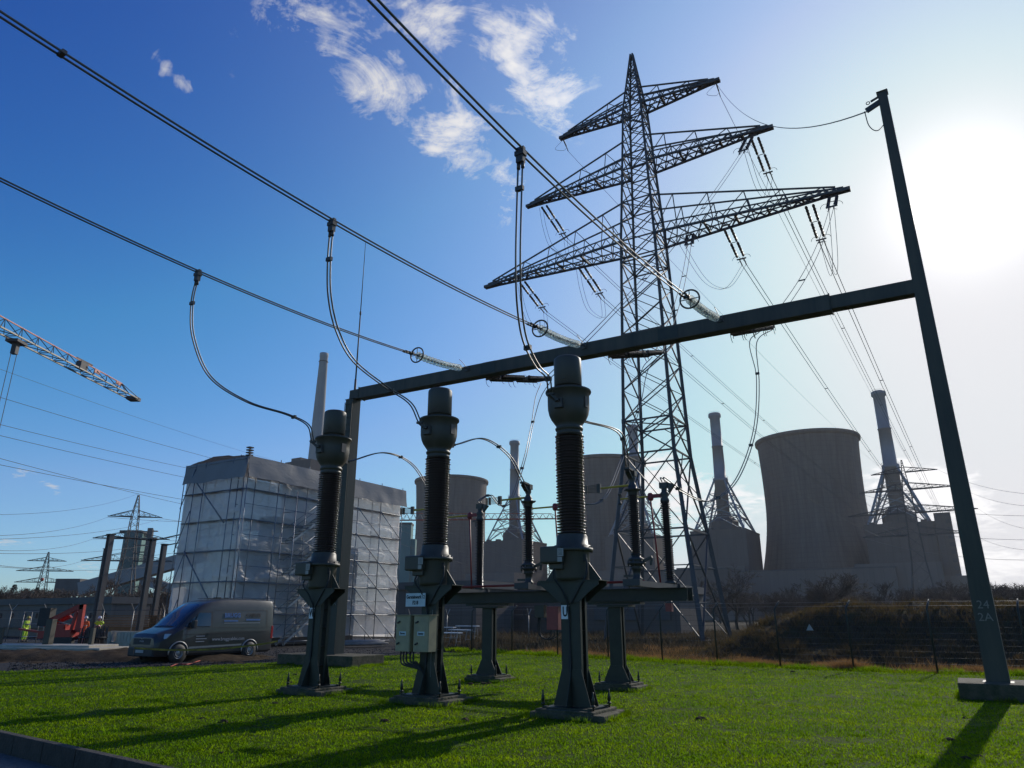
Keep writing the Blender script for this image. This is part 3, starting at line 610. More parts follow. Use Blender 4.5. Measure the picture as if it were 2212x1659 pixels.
rodb = MB(); rodb.tube(NEARP[0] + U2 * .5 + UZ * 2.62, NEARP[2] + U2 * .5 + UZ * 2.62, .022, n=6); rodb.tube(NEARP[0] + U2 * .62 + UZ * 2.6, NEARP[2] + U2 * .62 + UZ * 2.6, .022, n=6); rodb.build('coupling_rod', M['red'], plt)
DTOP = []; FTOP = []
DN = ['rightmost disconnector, at the right end of the green platform', 'middle disconnector, just left of the nearest transformer', 'leftmost disconnector, partly behind the transformer with cabinets']
for i, n0 in enumerate(NEARP):
    f0 = n0 + U2 * SPAN; t = thing('disconnector', n0 + U2 * SPAN / 2 + UZ * 2.45, 'open ' + DN[i], 'disconnector', 'open disconnectors on the platform')
    ch = MB()
    for s in (-1, 1): ch.bar(n0 - U2 * .35 + U1 * .11 * s + UZ * 2.53, f0 + U2 * .3 + U1 * .11 * s + UZ * 2.53, .06, .14)
    ch.bar(n0 - U2 * .34 - U1 * .22 + UZ * 2.55, n0 - U2 * .34 + U1 * .22 + UZ * 2.55, .14, .16); ch.bar(f0 + U2 * .3 - U1 * .2 + UZ * 2.55, f0 + U2 * .3 + U1 * .2 + UZ * 2.55, .12, .14)
    ch.build('base_frame', M['galvdark'], t)
    # near post
    pd = MB(); pd.lathe([(.13, 2.6), (.13, 2.66), (.095, 2.68), (.095, 2.86), (.14, 2.88), (.14, 2.92), (.10, 2.94), (.16, 2.99), (.235, 3.0), (.235, 3.03), (.13, 3.05), (.20, 3.09), (.20, 3.13), (.12, 3.17), (.12, 3.24)], n0, 16); pd.bar(n0 + U1 * .15 + UZ * 3.05, n0 + U1 * .42 + UZ * 3.16, .08, .06); pd.bar(n0 + U1 * .40 + UZ * 3.14, n0 + U1 * .37 + UZ * 2.96, .06); pd.bar(n0 - U1 * .35 + UZ * 2.72, n0 + UZ * 2.72, .05, .06)
    for k in range(6): a = k * math.pi / 3; pd.lathe([(.02, 2.94), (.02, 3.09)], n0 + V((math.cos(a) * .2, math.sin(a) * .2, 0)), 6)
    pd.build('pedestal', M['fit'], t)
    ins = MB(); ins.lathe(insulator_profile(3.22, 4.72, .088, .15, 30), n0, 20); ins.build('insulator', M['porc'], t)
    cp = MB(); cp.lathe([(.10, 4.7), (.12, 4.72), (.12, 4.78), (.14, 4.82), (.20, 4.84), (.20, 4.87), (.12, 4.89), (.12, 4.94), (.08, 5.02), (.06, 5.06), (.09, 5.12), (.09, 5.2), (.07, 5.24)], n0, 14); cp.box(n0 + UZ * 5.27, (.22, .16, .14), RZ); cp.bar(n0 + UZ * 5.34 - U2 * .05, n0 - U2 * .34 + UZ * 5.36, .15, .05); cp.bar(n0 - U2 * .3 + UZ * 5.3, n0 - U2 * .1 + UZ * 5.15, .12, .04); cp.bar(n0 - U1 * .22 + UZ * 4.855, n0 + U1 * .24 + UZ * 4.855, .05, .03); cp.build('head_fitting', M['fit'], t)
    ARM = (-U1 * .98 - U2 * .05).normalized()
    az = 4.98; ar = MB(); ar.tube(n0 + UZ * az, n0 + ARM * .86 + UZ * (az - .015), .03, .027, 8); ao = ar.build('contact_arm', M['yellow'], t)
    fg = MB(); q = n0 + ARM * .86 + UZ * (az - .015); fg.box(q + ARM * .06, (.10, .07, .24), RZ)
    for k in range(6): fg.bar(q + ARM * .1 + UZ * (.09 - k * .036), q + ARM * .48 + UZ * (.085 - k * .034), .05, .008)
    fg.box(q + ARM * .40, (.03, .09, .22), RZ); fg.box(q + ARM * .50, (.025, .09, .2), RZ); fg.build('finger_contact', M['fit'], ao)
    NT = n0 - U2 * .3 + UZ * 5.39; DTOP.append(NT)
    # far post
    pd = MB(); pd.lathe([(.13, 2.6), (.16, 2.62), (.16, 2.66), (.1, 2.7), (.1, 2.74)], f0, 16); pd.build('far_pedestal', M['fit'], t)
    ins = MB(); ins.lathe(insulator_profile(2.72, 4.86, .088, .15, 42), f0, 20); ins.build('insulator', M['porc'], t)
    cp = MB(); cp.lathe([(.10, 4.84), (.13, 4.87), (.13, 4.93), (.09, 5.0), (.12, 5.06), (.12, 5.12), (.08, 5.16), (.08, 5.24), (.10, 5.28)], f0, 14); cp.box(f0 + UZ * 5.34, (.24, .15, .16), RZ); cp.prism([f0 + U1 * .12 + U2 * .05 + UZ * 5.42, f0 + U1 * .34 + U2 * .05 + UZ * 5.34, f0 + U1 * .14 + U2 * .05 + UZ * 5.12], -U2 * .1); cp.build('head_fitting', M['fit'], t)
    az = 5.06; jx = f0 - U1 * .42; jb = MB(); jb.lathe([(.06, az - .12), (.085, az - .08), (.085, az + .06), (.05, az + .1)], jx, 10); jb.bar(f0 + UZ * az, jx + UZ * az, .09, .1); jb.build('arm_pivot', M['red'], t)
    ar = MB(); ar.tube(jx + UZ * az, jx - U1 * .95 + UZ * (az + .0), .028, .026, 8); ao = ar.build('contact_arm', M['yellow'], t)
    hm = MB(); q = jx - U1 * .95 + UZ * az; hm.lathe([(.03, -.17), (.055, -.16), (.055, -.12), (.032, -.1), (.032, .1), (.055, .12), (.055, .16), (.03, .17)], q, 10); hm.build('hammer_contact', M['fit'], ao)
    rr = MB(); rr.tube(jx + UZ * (az - .1), f0 - U1 * .26 - U2 * .05 + UZ * 2.62, .026, n=8); rr.build('operating_rod', M['red'], t)
    FTOP.append(f0 + UZ * 5.44)
# links transformer -> disconnector
LK = [[P(1332, 930, 16.4), P(1350, 965, 17.2)], [P(1045, 948, 18.6), P(1100, 985, 19.5)], [P(830, 978, 20.4), P(890, 1003, 21.6)]]
for i in range(3):
    s = CTS[i] + Matrix.Rotation(RZ, 3, 'Z') @ V((0, .70, 5.90)); e = DTOP[i]
    pth = spline([s] + LK[i] + [e], 9); t = thing('link_conductor', s, 'twin cable arching from the %s transformer to its disconnector' % WN[i], 'conductor', 'links from transformers to disconnectors')
    for sg_ in (-1, 1):
        w_ = MB(); w_.poly([q + U1 * .04 * sg_ for q in pth], .0165, 8); w_.build('conductor', M['cond'], t)
    for f_ in (.55,): q = pth[int(f_ * (len(pth) - 1))]; s_ = MB(); s_.box(q, (.13, .06, .07), RZ); s_.build('spacer', M['fit'], t)
# double long-rod strings on the far side of the crossbeam, and loops down to the disconnectors
LD = V((.515, .857, 0))
FE = []
for i in range(3):
    A = beamp([1592, 1322, 1052][i]) + GN * .22 - UZ * .22; A = A + U2 * .1
    end = A + LD * 4.5 + UZ * (1.75 if i == 0 else 1.5 if i == 1 else 1.2)
    t = thing('tension_insulator', A, 'double brown rod insulator with arcing rings beyond the crossbeam, %s of three' % ['rightmost', 'middle', 'leftmost'][i], 'insulator', 'double tension insulators on the far side of the crossbeam')
    for s in (-1, 1):
        o_ = U1 * .27 * s
        for k in range(2):
            p0 = A.lerp(end, .08 + k * .46) + o_; p1 = A.lerp(end, .46 + k * .46) + o_; ax = (p1 - p0)
            r_ = MB(); r_.lathe(insulator_profile(0, ax.length, .055, .105, 16), p0, 10, ax.normalized()); r_.build('rod_insulator', M['porcd'], t)
            for q in (p0, p1):
                h = MB(); h.poly([q + (U2 * math.cos(a) + UZ * math.sin(a)) * .2 - UZ * .1 + o_ * .3 for a in [x * .45 for x in range(12)]], .010, 4); h.build('arcing_horn', M['fit'], t)
    y = MB()
    for f_ in (.03, .5, .97): q = A.lerp(end, f_); y.bar(q - U1 * .33, q + U1 * .33, .07, .09)
    y.bar(A, A.lerp(end, .05), .06); y.build('yoke', M['fit'], t)
    FE.append(end)
LP = [[P(1627, 740, 24.3), P(1637, 820, 24.2), P(1630, 930, 23.5), P(1592, 1035, 22.2), P(1535, 1082, 21.2), P(1480, 1065, 20.7)],
      [P(1393, 800, 28.0), P(1380, 880, 27.2), P(1358, 945, 26.0), P(1340, 1000, 25.0), P(1310, 1070, 23.4), P(1275, 1090, 22.8), P(1240, 1075, 22.6)],
      [P(1162, 860, 29.4), P(1149, 920, 28.3), P(1135, 985, 26.5), P(1105, 1078, 25.2), P(1082, 1092, 24.8), P(1060, 1070, 24.5)]]
for i in range(3):
    pth = spline([FE[i] - UZ * .1] + LP[i] + [FTOP[i] + UZ * .12, FTOP[i]], 7)
    t = thing('loop_conductor', FE[i], 'twin cable looping down beyond the crossbeam to the %s disconnector' % ['rightmost', 'middle', 'leftmost'][i], 'conductor', 'loops from the far insulators to the disconnectors')
    for sg_ in (-1, 1):
        m_ = len(pth); w_ = MB(); w_.poly([q + U1 * sg_ * (.045 + .2 * max(0, 1 - k / (m_ * .22))) for k, q in enumerate(pth)], .017, 6); w_.build('conductor', M['cond'], t)
    for f_ in (.24, .42, .6, .8): q = pth[int(f_ * (len(pth) - 1))]; s_ = MB(); s_.box(q, (.14, .06, .08), RZ); s_.build('spacer', M['fit'], t)
# ================================================================ lattice pylons
def lerp_prof(prof, z):
    for (z0, s0), (z1, s1) in zip(prof, prof[1:]):
        if z <= z1: return s0 + (s1 - s0) * (z - z0) / (z1 - z0)
    return prof[-1][1]
def pylon(c, label, prof, arms, d1=U1, levels=None, leg=.20, br=.09, m_='galvdark', group=None, detail=True, name='lattice_pylon'):
    """prof: (z, side) list; arms: (z, half length, tie height)"""
    c = V(c); d1 = V(d1).normalized(); d2 = UZ.cross(d1); H = prof[-1][0]
    t = thing(name, c, label, 'pylon', group)
    def cor(z, i):
        h = lerp_prof(prof, z) / 2; sx, sy = ((-1, -1), (1, -1), (1, 1), (-1, 1))[i % 4]; return c + d1 * h * sx + d2 * h * sy + UZ * z
    if levels is None:
        levels = [0.0]; z = 0
        while z < H - .8:
            z += max(.85, lerp_prof(prof, z) * .95); levels.append(min(z, H))
    armz = [a[0] for a in arms]; Lb = MB()
    for a, b in zip(levels, levels[1:]):
        for i in range(4): Lb.bar(cor(a, i), cor(b, i), leg * (1 - .45 * a / H))
    Lb.build('leg', M[m_], t)
    B = MB(); zw = levels[1]
    for k, (a, b) in enumerate(zip(levels, levels[1:])):
        w = br * (1 - .35 * a / H)
        for i in range(4):
            B.bar(cor(a, i), cor(b, i + 1), w, w * .5); B.bar(cor(a, i + 1), cor(b, i), w, w * .5)
            if detail and (k < 3 or k % 3 == 0 or any(abs(a - z) < .6 for z in armz)): B.bar(cor(a, i), cor(a, i + 1), w)
            if detail and k == 0:
                for s_ in (.33, .66):
                    z = a + (b - a) * s_; f = s_ if s_ < .5 else 1 - s_
                    B.bar(cor(z, i), cor(z, i).lerp(cor(z, i + 1), s_ if s_ < .5 else 1 - s_), w * .6); B.bar(cor(z, i + 1), cor(z, i + 1).lerp(cor(z, i), s_ if s_ < .5 else 1 - s_), w * .6)
            if detail and k in (1, 2): B.bar(cor((a + b) / 2, i), cor(b, i).lerp(cor(b, i + 1), .5), w * .6)
        if detail and k % 3 == 0: B.bar(cor(a, 0), cor(a, 2), w * .7); B.bar(cor(a, 1), cor(a, 3), w * .7)
    B.build('bracing', M[m_], t)
    if detail:
        gp = MB()
        for k, a in enumerate(levels[1:-6]):
            for i in range(4): gp.box(cor(a, i), (.34 - .004 * a, .34 - .004 * a, .4), RZ) if k % 2 == 0 else None
        gp.build('gusset_plate', M[m_], t)
        # climbing bolts
        sb = MB()
        for k in range(int(H / .8)):
            p = cor(3 + k * .7, 1) if 3 + k * .7 < H - 2 else None
            if p: sb.bar(p, p + d1 * .25 * (1 if k % 2 else 0) - d2 * .25 * (0 if k % 2 else 1), .03)
        sb.build('climbing_bolt', M[m_], t)
    for (z, Lh, th) in arms:
        for s in (-1, 1):
            A = MB(); h0 = lerp_prof(prof, z) / 2; h1 = lerp_prof(prof, z + th) / 2; tipw = .16 if detail else .1
            lo = [c + d1 * h0 * s + d2 * h0 * q + UZ * z for q in (-1, 1)]; tp = [c + d1 * Lh * s + d2 * tipw * q + UZ * z for q in (-1, 1)]
            hi = [c + d1 * h1 * s + d2 * h1 * q + UZ * (z + th) for q in (-1, 1)]; tt = [c + d1 * (Lh - .6) * s + d2 * tipw * q + UZ * (z + .45 if detail else z + .15) for q in (-1, 1)]
            cw = .17 if detail else br * 1.3
            n = max(4, int(Lh / (1.15 if detail else 2.5)))
            for q in (0, 1):
                A.bar(lo[q], tp[q], cw, cw * 1.2); A.bar(hi[q], tt[q], cw * .75)
                if detail:
                    lo2 = [p - UZ * .0 for p in lo]
            for k in range(n):
                f, g = k / n, (k + 1) / n
                A.bar(lo[k % 2].lerp(tp[k % 2], f), lo[1 - k % 2].lerp(tp[1 - k % 2], g), br * .7, br * .5)
                if detail: A.bar(lo[1 - k % 2].lerp(tp[1 - k % 2], f), lo[k % 2].lerp(tp[k % 2], g), br * .6, br * .4)
                if k % 3 == 2 or not detail: 
                    for q in (0, 1):
                        A.bar(lo[q].lerp(tp[q], f), hi[q].lerp(tt[q], f), br * .55)
                        A.bar(lo[q].lerp(tp[q], max(0, f - 2.4 / n)), hi[q].lerp(tt[q], f), br * .45)
            if detail:
                # inner secondary chord above the lower one
                mi = [lo[q] + UZ * .9 for q in (0, 1)]
                for q in (0, 1):
                    A.bar(mi[q], tp[q] + UZ * .25, cw * .6)
                    for k in range(n):
                        f, g = k / n, (k + .5) / n
                        A.bar(lo[q].lerp(tp[q], f), mi[q].lerp(tp[q] + UZ * .25, g), br * .5); A.bar(mi[q].lerp(tp[q] + UZ * .25, g), lo[q].lerp(tp[q], min(1, f + 1 / n)), br * .5)
                A.bar(tp[0] - d1 * s * 1.2, tp[0] + d1 * s * .5, .22, .3); A.bar(tp[1] - d1 * s * 1.2, tp[1] + d1 * s * .5, .22, .3)
                for f in (.28, .45, .62, .8): A.bar(lo[0].lerp(tp[0], f) - UZ * .06, lo[1].lerp(tp[1], f) - UZ * .06, .2, .16)
            A.build('crossarm', M[m_], t)
    return t
PC = V((12.95, 62.0, 0))
PPROF = [(0, 7.9), (15.3, 4.55), (36.5, 3.4), (45, 2.6), (52.3, 1.95), (60.1, .12)]
LV = [0, 8.6, 15.3]
z = 15.3
while z < 59: z += max(.8, lerp_prof(PPROF, z) * .66); LV.append(min(z, 60.0))
PARMS = [(36.5, 18.1, 4.3), (45.0, 12.7, 3.1), (52.3, 8.4, 2.2)]
pylon(PC, 'large steel lattice pylon with three crossarms rising behind the crossbeam', PPROF, PARMS, levels=LV, leg=.30, br=.145)
def PA(u, z): return PC + U1 * u + UZ * z
# strings on the big pylon
wires_done = []
def rodstring(a, b, label, group, r=.11):
    t = thing('rod_insulator_pair', a, label, 'insulator', group); a, b = V(a), V(b)
    for s in (-1, 1):
        o_ = U1 * .30 * s
        for k in range(2):
            p0, p1 = a.lerp(b, .06 + .46 * k) + o_, a.lerp(b, .48 + .46 * k) + o_; ax = p1 - p0
            m_ = MB(); m_.lathe([(.05, 0), (r, .05), (r, ax.length - .05), (.05, ax.length)], p0, 8, ax.normalized()); 
            for j in range(5): f = (j + .5) / 5; m_.lathe([(r * .9, -.04), (r * 1.35, 0), (r * .9, .04)], p0 + ax * f, 8, ax.normalized())
            m_.build('insulator', M['porcd'], t)
        h = MB(); h.poly([b + o_ * 1.6 + (U1 * math.cos(x * .5) * s + UZ * math.sin(x * .5)) * .38 for x in range(10)], .022, 4); h.build('arcing_horn', M['wire'], t)
    y = MB(); y.bar(a - U1 * .4, a + U1 * .4, .1); y.bar(a.lerp(b, .5) - U1 * .36, a.lerp(b, .5) + U1 * .36, .05); y.bar(b - U1 * .45, b + U1 * .45, .12, .1); y.bar(b - U1 * .2, b - U1 * .2 + (b - a).normalized() * .9, .09); y.bar(b + U1 * .2, b + U1 * .2 + (b - a).normalized() * .9, .09); y.build('yoke', M['wire'], t)
    return b + (b - a).normalized() * .9
def pairwire(pa, pb, sag, r, label, group, sep=.2, n=26, cat_='power line', mt='wire', spc=0):
    t = thing('line_conductor', pa, label, cat_, group)
    for s in (-1, 1):
        w = MB(); pts = cat(V(pa) + U1 * sep * s, V(pb) + U1 * sep * s, sag, n); w.poly(pts, r, 4, cap=False); w.build('conductor', M[mt], t)
    if spc:
        w = MB()
        for k in range(1, spc + 1): q = V(pa).lerp(V(pb), k / (spc + 1)) - UZ * 4 * sag * (k / (spc + 1)) * (1 - k / (spc + 1)); w.bar(q - U1 * sep, q + U1 * sep, r * 2.5)
        w.build('spacer', M[mt], t)
    return t
def onewire(pts, r, label, group, mt='wire', name='line_conductor', cat_='power line'):
    w = MB(); w.poly(pts, r, 4, cap=False); o = w.build(name, M[mt]); tag(o, label, cat_, group); return o
G_S = 'double rod insulators on the large pylon'
P2 = V((146, 262, 0))        # the next pylon of the line, far to the right
FARU = [(-14.0, 36.2, 'outer left phase of the bottom crossarm'), (-7.0, 36.2, 'inner left phase of the bottom crossarm'), (8.0, 36.2, 'inner right phase of the bottom crossarm'), (15.2, 36.2, 'outer right phase of the bottom crossarm'), (-11.2, 44.7, 'left end of the middle crossarm'), (11.4, 44.7, 'right end of the middle crossarm')]
ld = (P2 - PC).normalized()
ARM2 = {36.2: 30, 44.7: 38}
for (u, z, w) in FARU:
    a = PA(u, z); b = a + ld * 4.3 - UZ * 1.55
    e = rodstring(a, b, 'brown rod insulator pair hanging away from the ' + w, G_S)
    q = P2 + U1 * u * .8 + UZ * ARM2[z]
    pairwire(e, q, 2.5, .034, 'thin twin line running far right from ' + w, 'lines from the large pylon to the next one', .2, 40, spc=5)
NEARU = [(11.0, 44.7, 2, 'right end of the middle crossarm'), (4.6, 36.2, 1, 'bottom crossarm just right of the body'), (17.2, 36.2, 0, 'right tip of the bottom crossarm')]
for (u, z, k, w) in NEARU:
    a = PA(u, z); tgt = FE[k]; d = (tgt - a).normalized(); b = a + d * 3.3 - UZ * .5
    e = rodstring(a, b, 'brown rod insulator pair towards the lawn, ' + w, G_S)
    pairwire(e, tgt, .9, .022, 'thin twin line descending to the crossbeam from ' + w, 'lines from the large pylon down to the crossbeam', .17, 20, spc=2)
for (p, q, dz, w) in ((PA(11.0, 44.7), PA(11.4, 44.7), 3.6, 'middle crossarm right end'), (PA(17.2, 36.2), PA(15.2, 36.2), 4.6, 'bottom crossarm right tip'), (PA(4.6, 36.2), PA(8.0, 36.2), 3.5, 'bottom crossarm inner right side')):
    a = p - U2 * 3.4 - UZ * 2.4; b = q + ld * 5 - UZ * 1.9; m = (a + b) / 2 - UZ * dz
    t = thing('jumper_loop', a, 'hanging jumper loop of thin wires under the ' + w, 'jumper loop', 'jumper loops under the large pylon arms')
    for s in (-1, 1): w_ = MB(); w_.poly([x + U1 * .2 * s for x in spline([a, a.lerp(m, .55) - UZ * dz * .25, m, b.lerp(m, .55) - UZ * dz * .25, b], 6)], .02, 4); w_.build('conductor', M['wire'], t)
# left side jumpers (dead phases)
for (u, z, w) in ((-14, 36.2, 'outer left'), (-7, 36.2, 'inner left'), (-11.2, 44.7, 'middle left')):
    a = PA(u - .2, z - .3); b = PA(u, z) + ld * 5 - UZ * 1.9
    t = thing('jumper_loop', a, 'thin open jumper wires dangling beside the %s insulators' % w, 'jumper loop', 'jumper loops under the large pylon arms')
    for s in (-1, 1): w_ = MB(); w_.poly([x + U1 * .2 * s for x in spline([a, a - UZ * 2.2 + ld * .7, a - UZ * 3.9 + ld * 2.2, b - UZ * 2.2, b], 6)], .02, 4); w_.build('conductor', M['wire'], t)
# earth wires
onewire(cat(PA(8.5, 52.1), GR + UZ * 16.42 - GD * .5, 2.4, 30), .02, 'thin earth wire sagging from the top crossarm to the tall right mast', 'earth wires')
for u, w in ((8.5, 'right'), (-8.5, 'left')):
    hh = MB(); a = PA(u, 52.1); hh.bar(a, a + ld * .7 - UZ * .5, .1, .14); hh.bar(a + ld * .7 - UZ * .5, a + ld * 1.1 - UZ * .9, .07); hh.poly(spline([a - UZ * .1, a - U1 * 1.0 - UZ * .9, a + ld * .6 - UZ * 1.0 - U1 * .3, a + ld * .8 - UZ * .6], 5), .02, 4)
    o = hh.build('earth_wire_clamp', M['fit']); tag(o, 'small clamp holding the earth wire at the %s tip of the top crossarm' % w, 'clamp', 'earth wire clamps')
    onewire(cat(a + ld * 1.1 - UZ * .9, P2 + U1 * u * .5 + UZ * 52, 2.5, 34), .024, 'thin earth wire running far right from the %s tip of the top crossarm' % w, 'earth wires')
# next pylon of the line, right
pylon(P2, 'distant lattice pylon seen in front of the rightmost chimney', [(0, 9.5), (20, 4.6), (46, 2.6), (58, .2)], [(30, 17, 3), (38, 21, 3), (46.5, 16, 2.5), (53, 11, 2)], leg=.34, br=.2, detail=False)
# ================================================================ power station, far away
def wallmat(name, col, sx, line=.75, streak=.25, rows=None):
    mt = bpy.data.materials.new(name); mt.use_nodes = True; nt = mt.node_tree; N = nt.nodes.new; L = nt.links.new; b = nt.nodes['Principled BSDF']; b.inputs['Roughness'].default_value = .9; b.inputs['Specular IOR Level'].default_value = .2
    tc = N('ShaderNodeTexCoord'); br = N('ShaderNodeTexBrick'); mp = N('ShaderNodeMapping')
    if rows == 'cyl':     # unroll round the axis
        sp = N('ShaderNodeSeparateXYZ'); L(tc.outputs['Object'], sp.inputs[0]); at = N('ShaderNodeMath'); at.operation = 'ARCTAN2'; L(sp.outputs[1], at.inputs[0]); L(sp.outputs[0], at.inputs[1])
        cb = N('ShaderNodeCombineXYZ'); mu = N('ShaderNodeMath'); mu.operation = 'MULTIPLY'; mu.inputs[1].default_value = 34; L(at.outputs[0], mu.inputs[0]); L(mu.outputs[0], cb.inputs[0]); L(sp.outputs[2], cb.inputs[1]); src = cb.outputs[0]
    else:
        sp = N('ShaderNodeSeparateXYZ'); L(tc.outputs['Object'], sp.inputs[0]); ad = N('ShaderNodeMath'); L(sp.outputs[0], ad.inputs[0]); L(sp.outputs[1], ad.inputs[1]); cb = N('ShaderNodeCombineXYZ'); L(ad.outputs[0], cb.inputs[0]); L(sp.outputs[2], cb.inputs[1]); src = cb.outputs[0]
    L(src, br.inputs['Vector']); br.offset = 0; br.inputs['Scale'].default_value = 1; br.inputs['Brick Width'].default_value = sx; br.inputs['Row Height'].default_value = sx * .9 if rows == 'cyl' else sx * 3; br.inputs['Mortar Size'].default_value = .10 * (sx / 3)
    br.inputs['Mortar Smooth'].default_value = .6; br.inputs['Color1'].default_value = (*col, 1); br.inputs['Color2'].default_value = (*[c * .94 for c in col], 1); br.inputs['Mortar'].default_value = (*[c * line for c in col], 1)
    n = N('ShaderNodeTexNoise'); mp2 = N('ShaderNodeMapping'); mp2.inputs['Scale'].default_value = (.35, .03, 1); L(src, mp2.inputs['Vector']); L(mp2.outputs[0], n.inputs['Vector']); n.inputs['Scale'].default_value = 1.0; n.inputs['Detail'].default_value = 8; n.inputs['Roughness'].default_value = .7
    mr = N('ShaderNodeMapRange'); mr.inputs[1].default_value = .35; mr.inputs[2].default_value = .7; mr.inputs[3].default_value = 1; mr.inputs[4].default_value = 1 - streak; L(n.outputs['Fac'], mr.inputs[0])
    mx = N('ShaderNodeVectorMath'); mx.operation = 'SCALE'; L(br.outputs['Color'], mx.inputs[0]); L(mr.outputs[0], mx.inputs['Scale']); L(mx.outputs[0], b.inputs['Base Color']); return mt
M['towerc'] = wallmat('weathered cooling tower concrete', (.165, .138, .118), 3.4, .66, .38, 'cyl')
M['clad'] = wallmat('ribbed grey cladding', (.16, .128, .11), 4.0, .85, .15)
M['clad2'] = wallmat('pale plant hall cladding', (.18, .15, .132), 5.0, .85, .12)
M['flue'] = mat('blue grey flue', (.25, .24, .24), .6, .1, .12, .1)
M['hopper'] = mat('dark duct steel', (.10, .09, .085), .7, .1, .2, .3)
M['strut'] = mat('blue steel strut', (.25, .26, .27), .5, .3, .1, .3)
M['green'] = mat('sea green cladding', (.10, .21, .19), .7, 0, .12, .2, stretch=(1, 1, .1))
def ctower(c, H, rt, label):
    c = V(c); t = thing('cooling_tower', c, label, 'cooling tower', 'cooling towers')
    prof = []; zt = H * .64; rth = rt * .955; rb = rt * 1.42
    for i in range(33):
        z = 5 + (H - 5) * i / 32
        k = ((rb / rth) ** 2 - 1) / (zt ** 2) if z < zt else ((rt / rth) ** 2 - 1) / ((H - zt) ** 2)
        prof.append((rth * math.sqrt(1 + k * (z - zt) ** 2), z))
    a = MB(); pin = [(r - .8, z) for r, z in prof[::-1]]; a.lathe(prof + [(prof[-1][0] - .8, H)] + pin, c, 96, cap=False); a.build('shell', M['towerc'], t)
    r = MB(); R_ = prof[-1][0]; r.lathe([(R_ - .2, H - 2.6), (R_ + 1.1, H - 2.3), (R_ + 1.3, H - .4), (R_ + 1.0, H + .3), (R_ - .9, H + .3), (R_ - .9, H - 2.6)], c, 96, cap=False); r.build('rim', M['towerc'], t)
    col = MB()
    for i in range(48):
        a0 = 2 * math.pi * i / 48; a1 = a0 + math.pi / 48
        for q in (-1, 1): col.bar(c + V((math.cos(a0) * (rb + 2), math.sin(a0) * (rb + 2), 0)), c + V((math.cos(a0 + q * .065) * rb, math.sin(a0 + q * .065) * rb, 5.4)), .8)
    col.build('support_column', M['towerc'], t); return t
ctower((204, 480, 0), 118, 32.8, 'large cooling tower between the two right-hand chimneys')
ctower((72, 557, 0), 118, 33.0, 'cooling tower behind the nearest transformer and the pylon legs')
ctower((-54.5, 637, 0), 118, 32.0, 'cooling tower behind the middle transformer, left of the far chimney')
def chimney_block(c, roof, H, w1, label, slab_=None, zl=None):
    c = V(c); t = thing('boiler_house', c, label, 'power block', 'boiler houses with steel chimneys', RZ)
    b = MB(); b.box((0, 0, roof / 2), (2 * w1, 38, roof)); b.build('wall', M['clad'], t, local=True)
    pr = MB()
    for s in (-1, 1): pr.box((0, s * 18.8, roof + .5), (2 * w1 + .4, .5, 1)); pr.box((s * (w1 - .1), 0, roof + .5), (.5, 37.2, 1))
    for x in (-w1 + 4, -w1 * .3, w1 - 5): pr.box((x, -15, roof + 1.2), (3, 3, 2.4))
    pr.build('parapet', M['clad'], t, local=True)
    l = MB(); l.box((-w1 * .2, -24, roof * .29), (2 * w1 * 1.2, 12, roof * .58)); l.box((w1 + 5, -10, roof * .22), (12, 30, roof * .44)); l.build('annex', M['clad2'], t, local=True)
    h = MB(); h.lathe([(9.2, roof), (9.2, roof + 7.5), (5.2, roof + 11.5), (4.6, roof + 13)], n=8, smooth=False); h.build('duct_hopper', M['hopper'], t, local=True)
    zl = roof + (H - roof) * .42
    f = MB(); f.lathe([(4.1, roof + 10), (4.1, zl), (4.9, zl), (4.9, zl + 2.2), (3.9, zl + 2.4), (3.5, zl + (H - zl) * .5), (3.8, zl + (H - zl) * .5), (3.8, zl + (H - zl) * .5 + .6), (3.45, zl + (H - zl) * .5 + .7), (3.35, H - 3.6), (4.2, H - 2.8), (4.2, H - .6), (3.5, H), (3.0, H), (3.0, H - 2)], n=32); f.build('chimney', M['flue'], t, local=True)
    rl = MB()
    for z, r in ((zl + 3.3, 5.0), (H + .5, 3.9)): rl.torus((0, 0, z), UZ, r, .08, 24, 4)
    for k in range(12): a = k * math.pi / 6; rl.bar((5 * math.cos(a), 5 * math.sin(a), zl + 2.2), (5 * math.cos(a), 5 * math.sin(a), zl + 3.4), .12)
    rl.build('gallery', M['strut'], t, local=True)
    s_ = MB(); bw = w1 * .92
    for sx in (-1, 1):
        for sy in (-1, 1):
            B0, T0 = V((sx * bw, sy * 15.5, roof)), V((sx * 3.4, sy * 3.4, zl + .5)); s_.bar(B0, T0, 1.0)
            for ex, ey in ((-sx, sy), (sx, -sy)):
                B1, T1 = V((ex * bw, ey * 15.5, roof)), V((ex * 3.4, ey * 3.4, zl + .5))
                fr = (.28, .52, .74)
                for q in fr: s_.bar(B0.lerp(T0, q), B1.lerp(T1, q), .4)
                s_.bar(B0.lerp(T0, .28), B1.lerp(T1, .28).lerp(B0.lerp(T0, .28), .5) * .35 + V((0, 0, B0.lerp(T0, .4).z * .65)), .4)
                s_.bar(B0.lerp(T0, .28), B1.lerp(T1, .52), .4); s_.bar(B0.lerp(T0, .52), B1.lerp(T1, .74), .35); s_.bar(B0.lerp(T0, .0), B1.lerp(T1, .28).lerp(B0.lerp(T0, .28), .5), .4)
            s_.bar(B0, V((0, 0, zl - 14)) + V((sx * 4, sy * 4, 0)), .6)
    s_.build('support_strut', M['strut'], t, local=True)
    if slab_:
        q = MB(); q.box((w1 + 4.2, -6, (roof + 5) / 2), (8, 30, roof + 5)); so_ = q.build('stair_tower', M['clad'], t, local=True)
        for k in range(12): MB().box((w1 + 6.6, -21.2, 6 + k * 4.1), (2.6, .5, 2.2)).build('window', M['hopper'], so_, local=True)
    return t
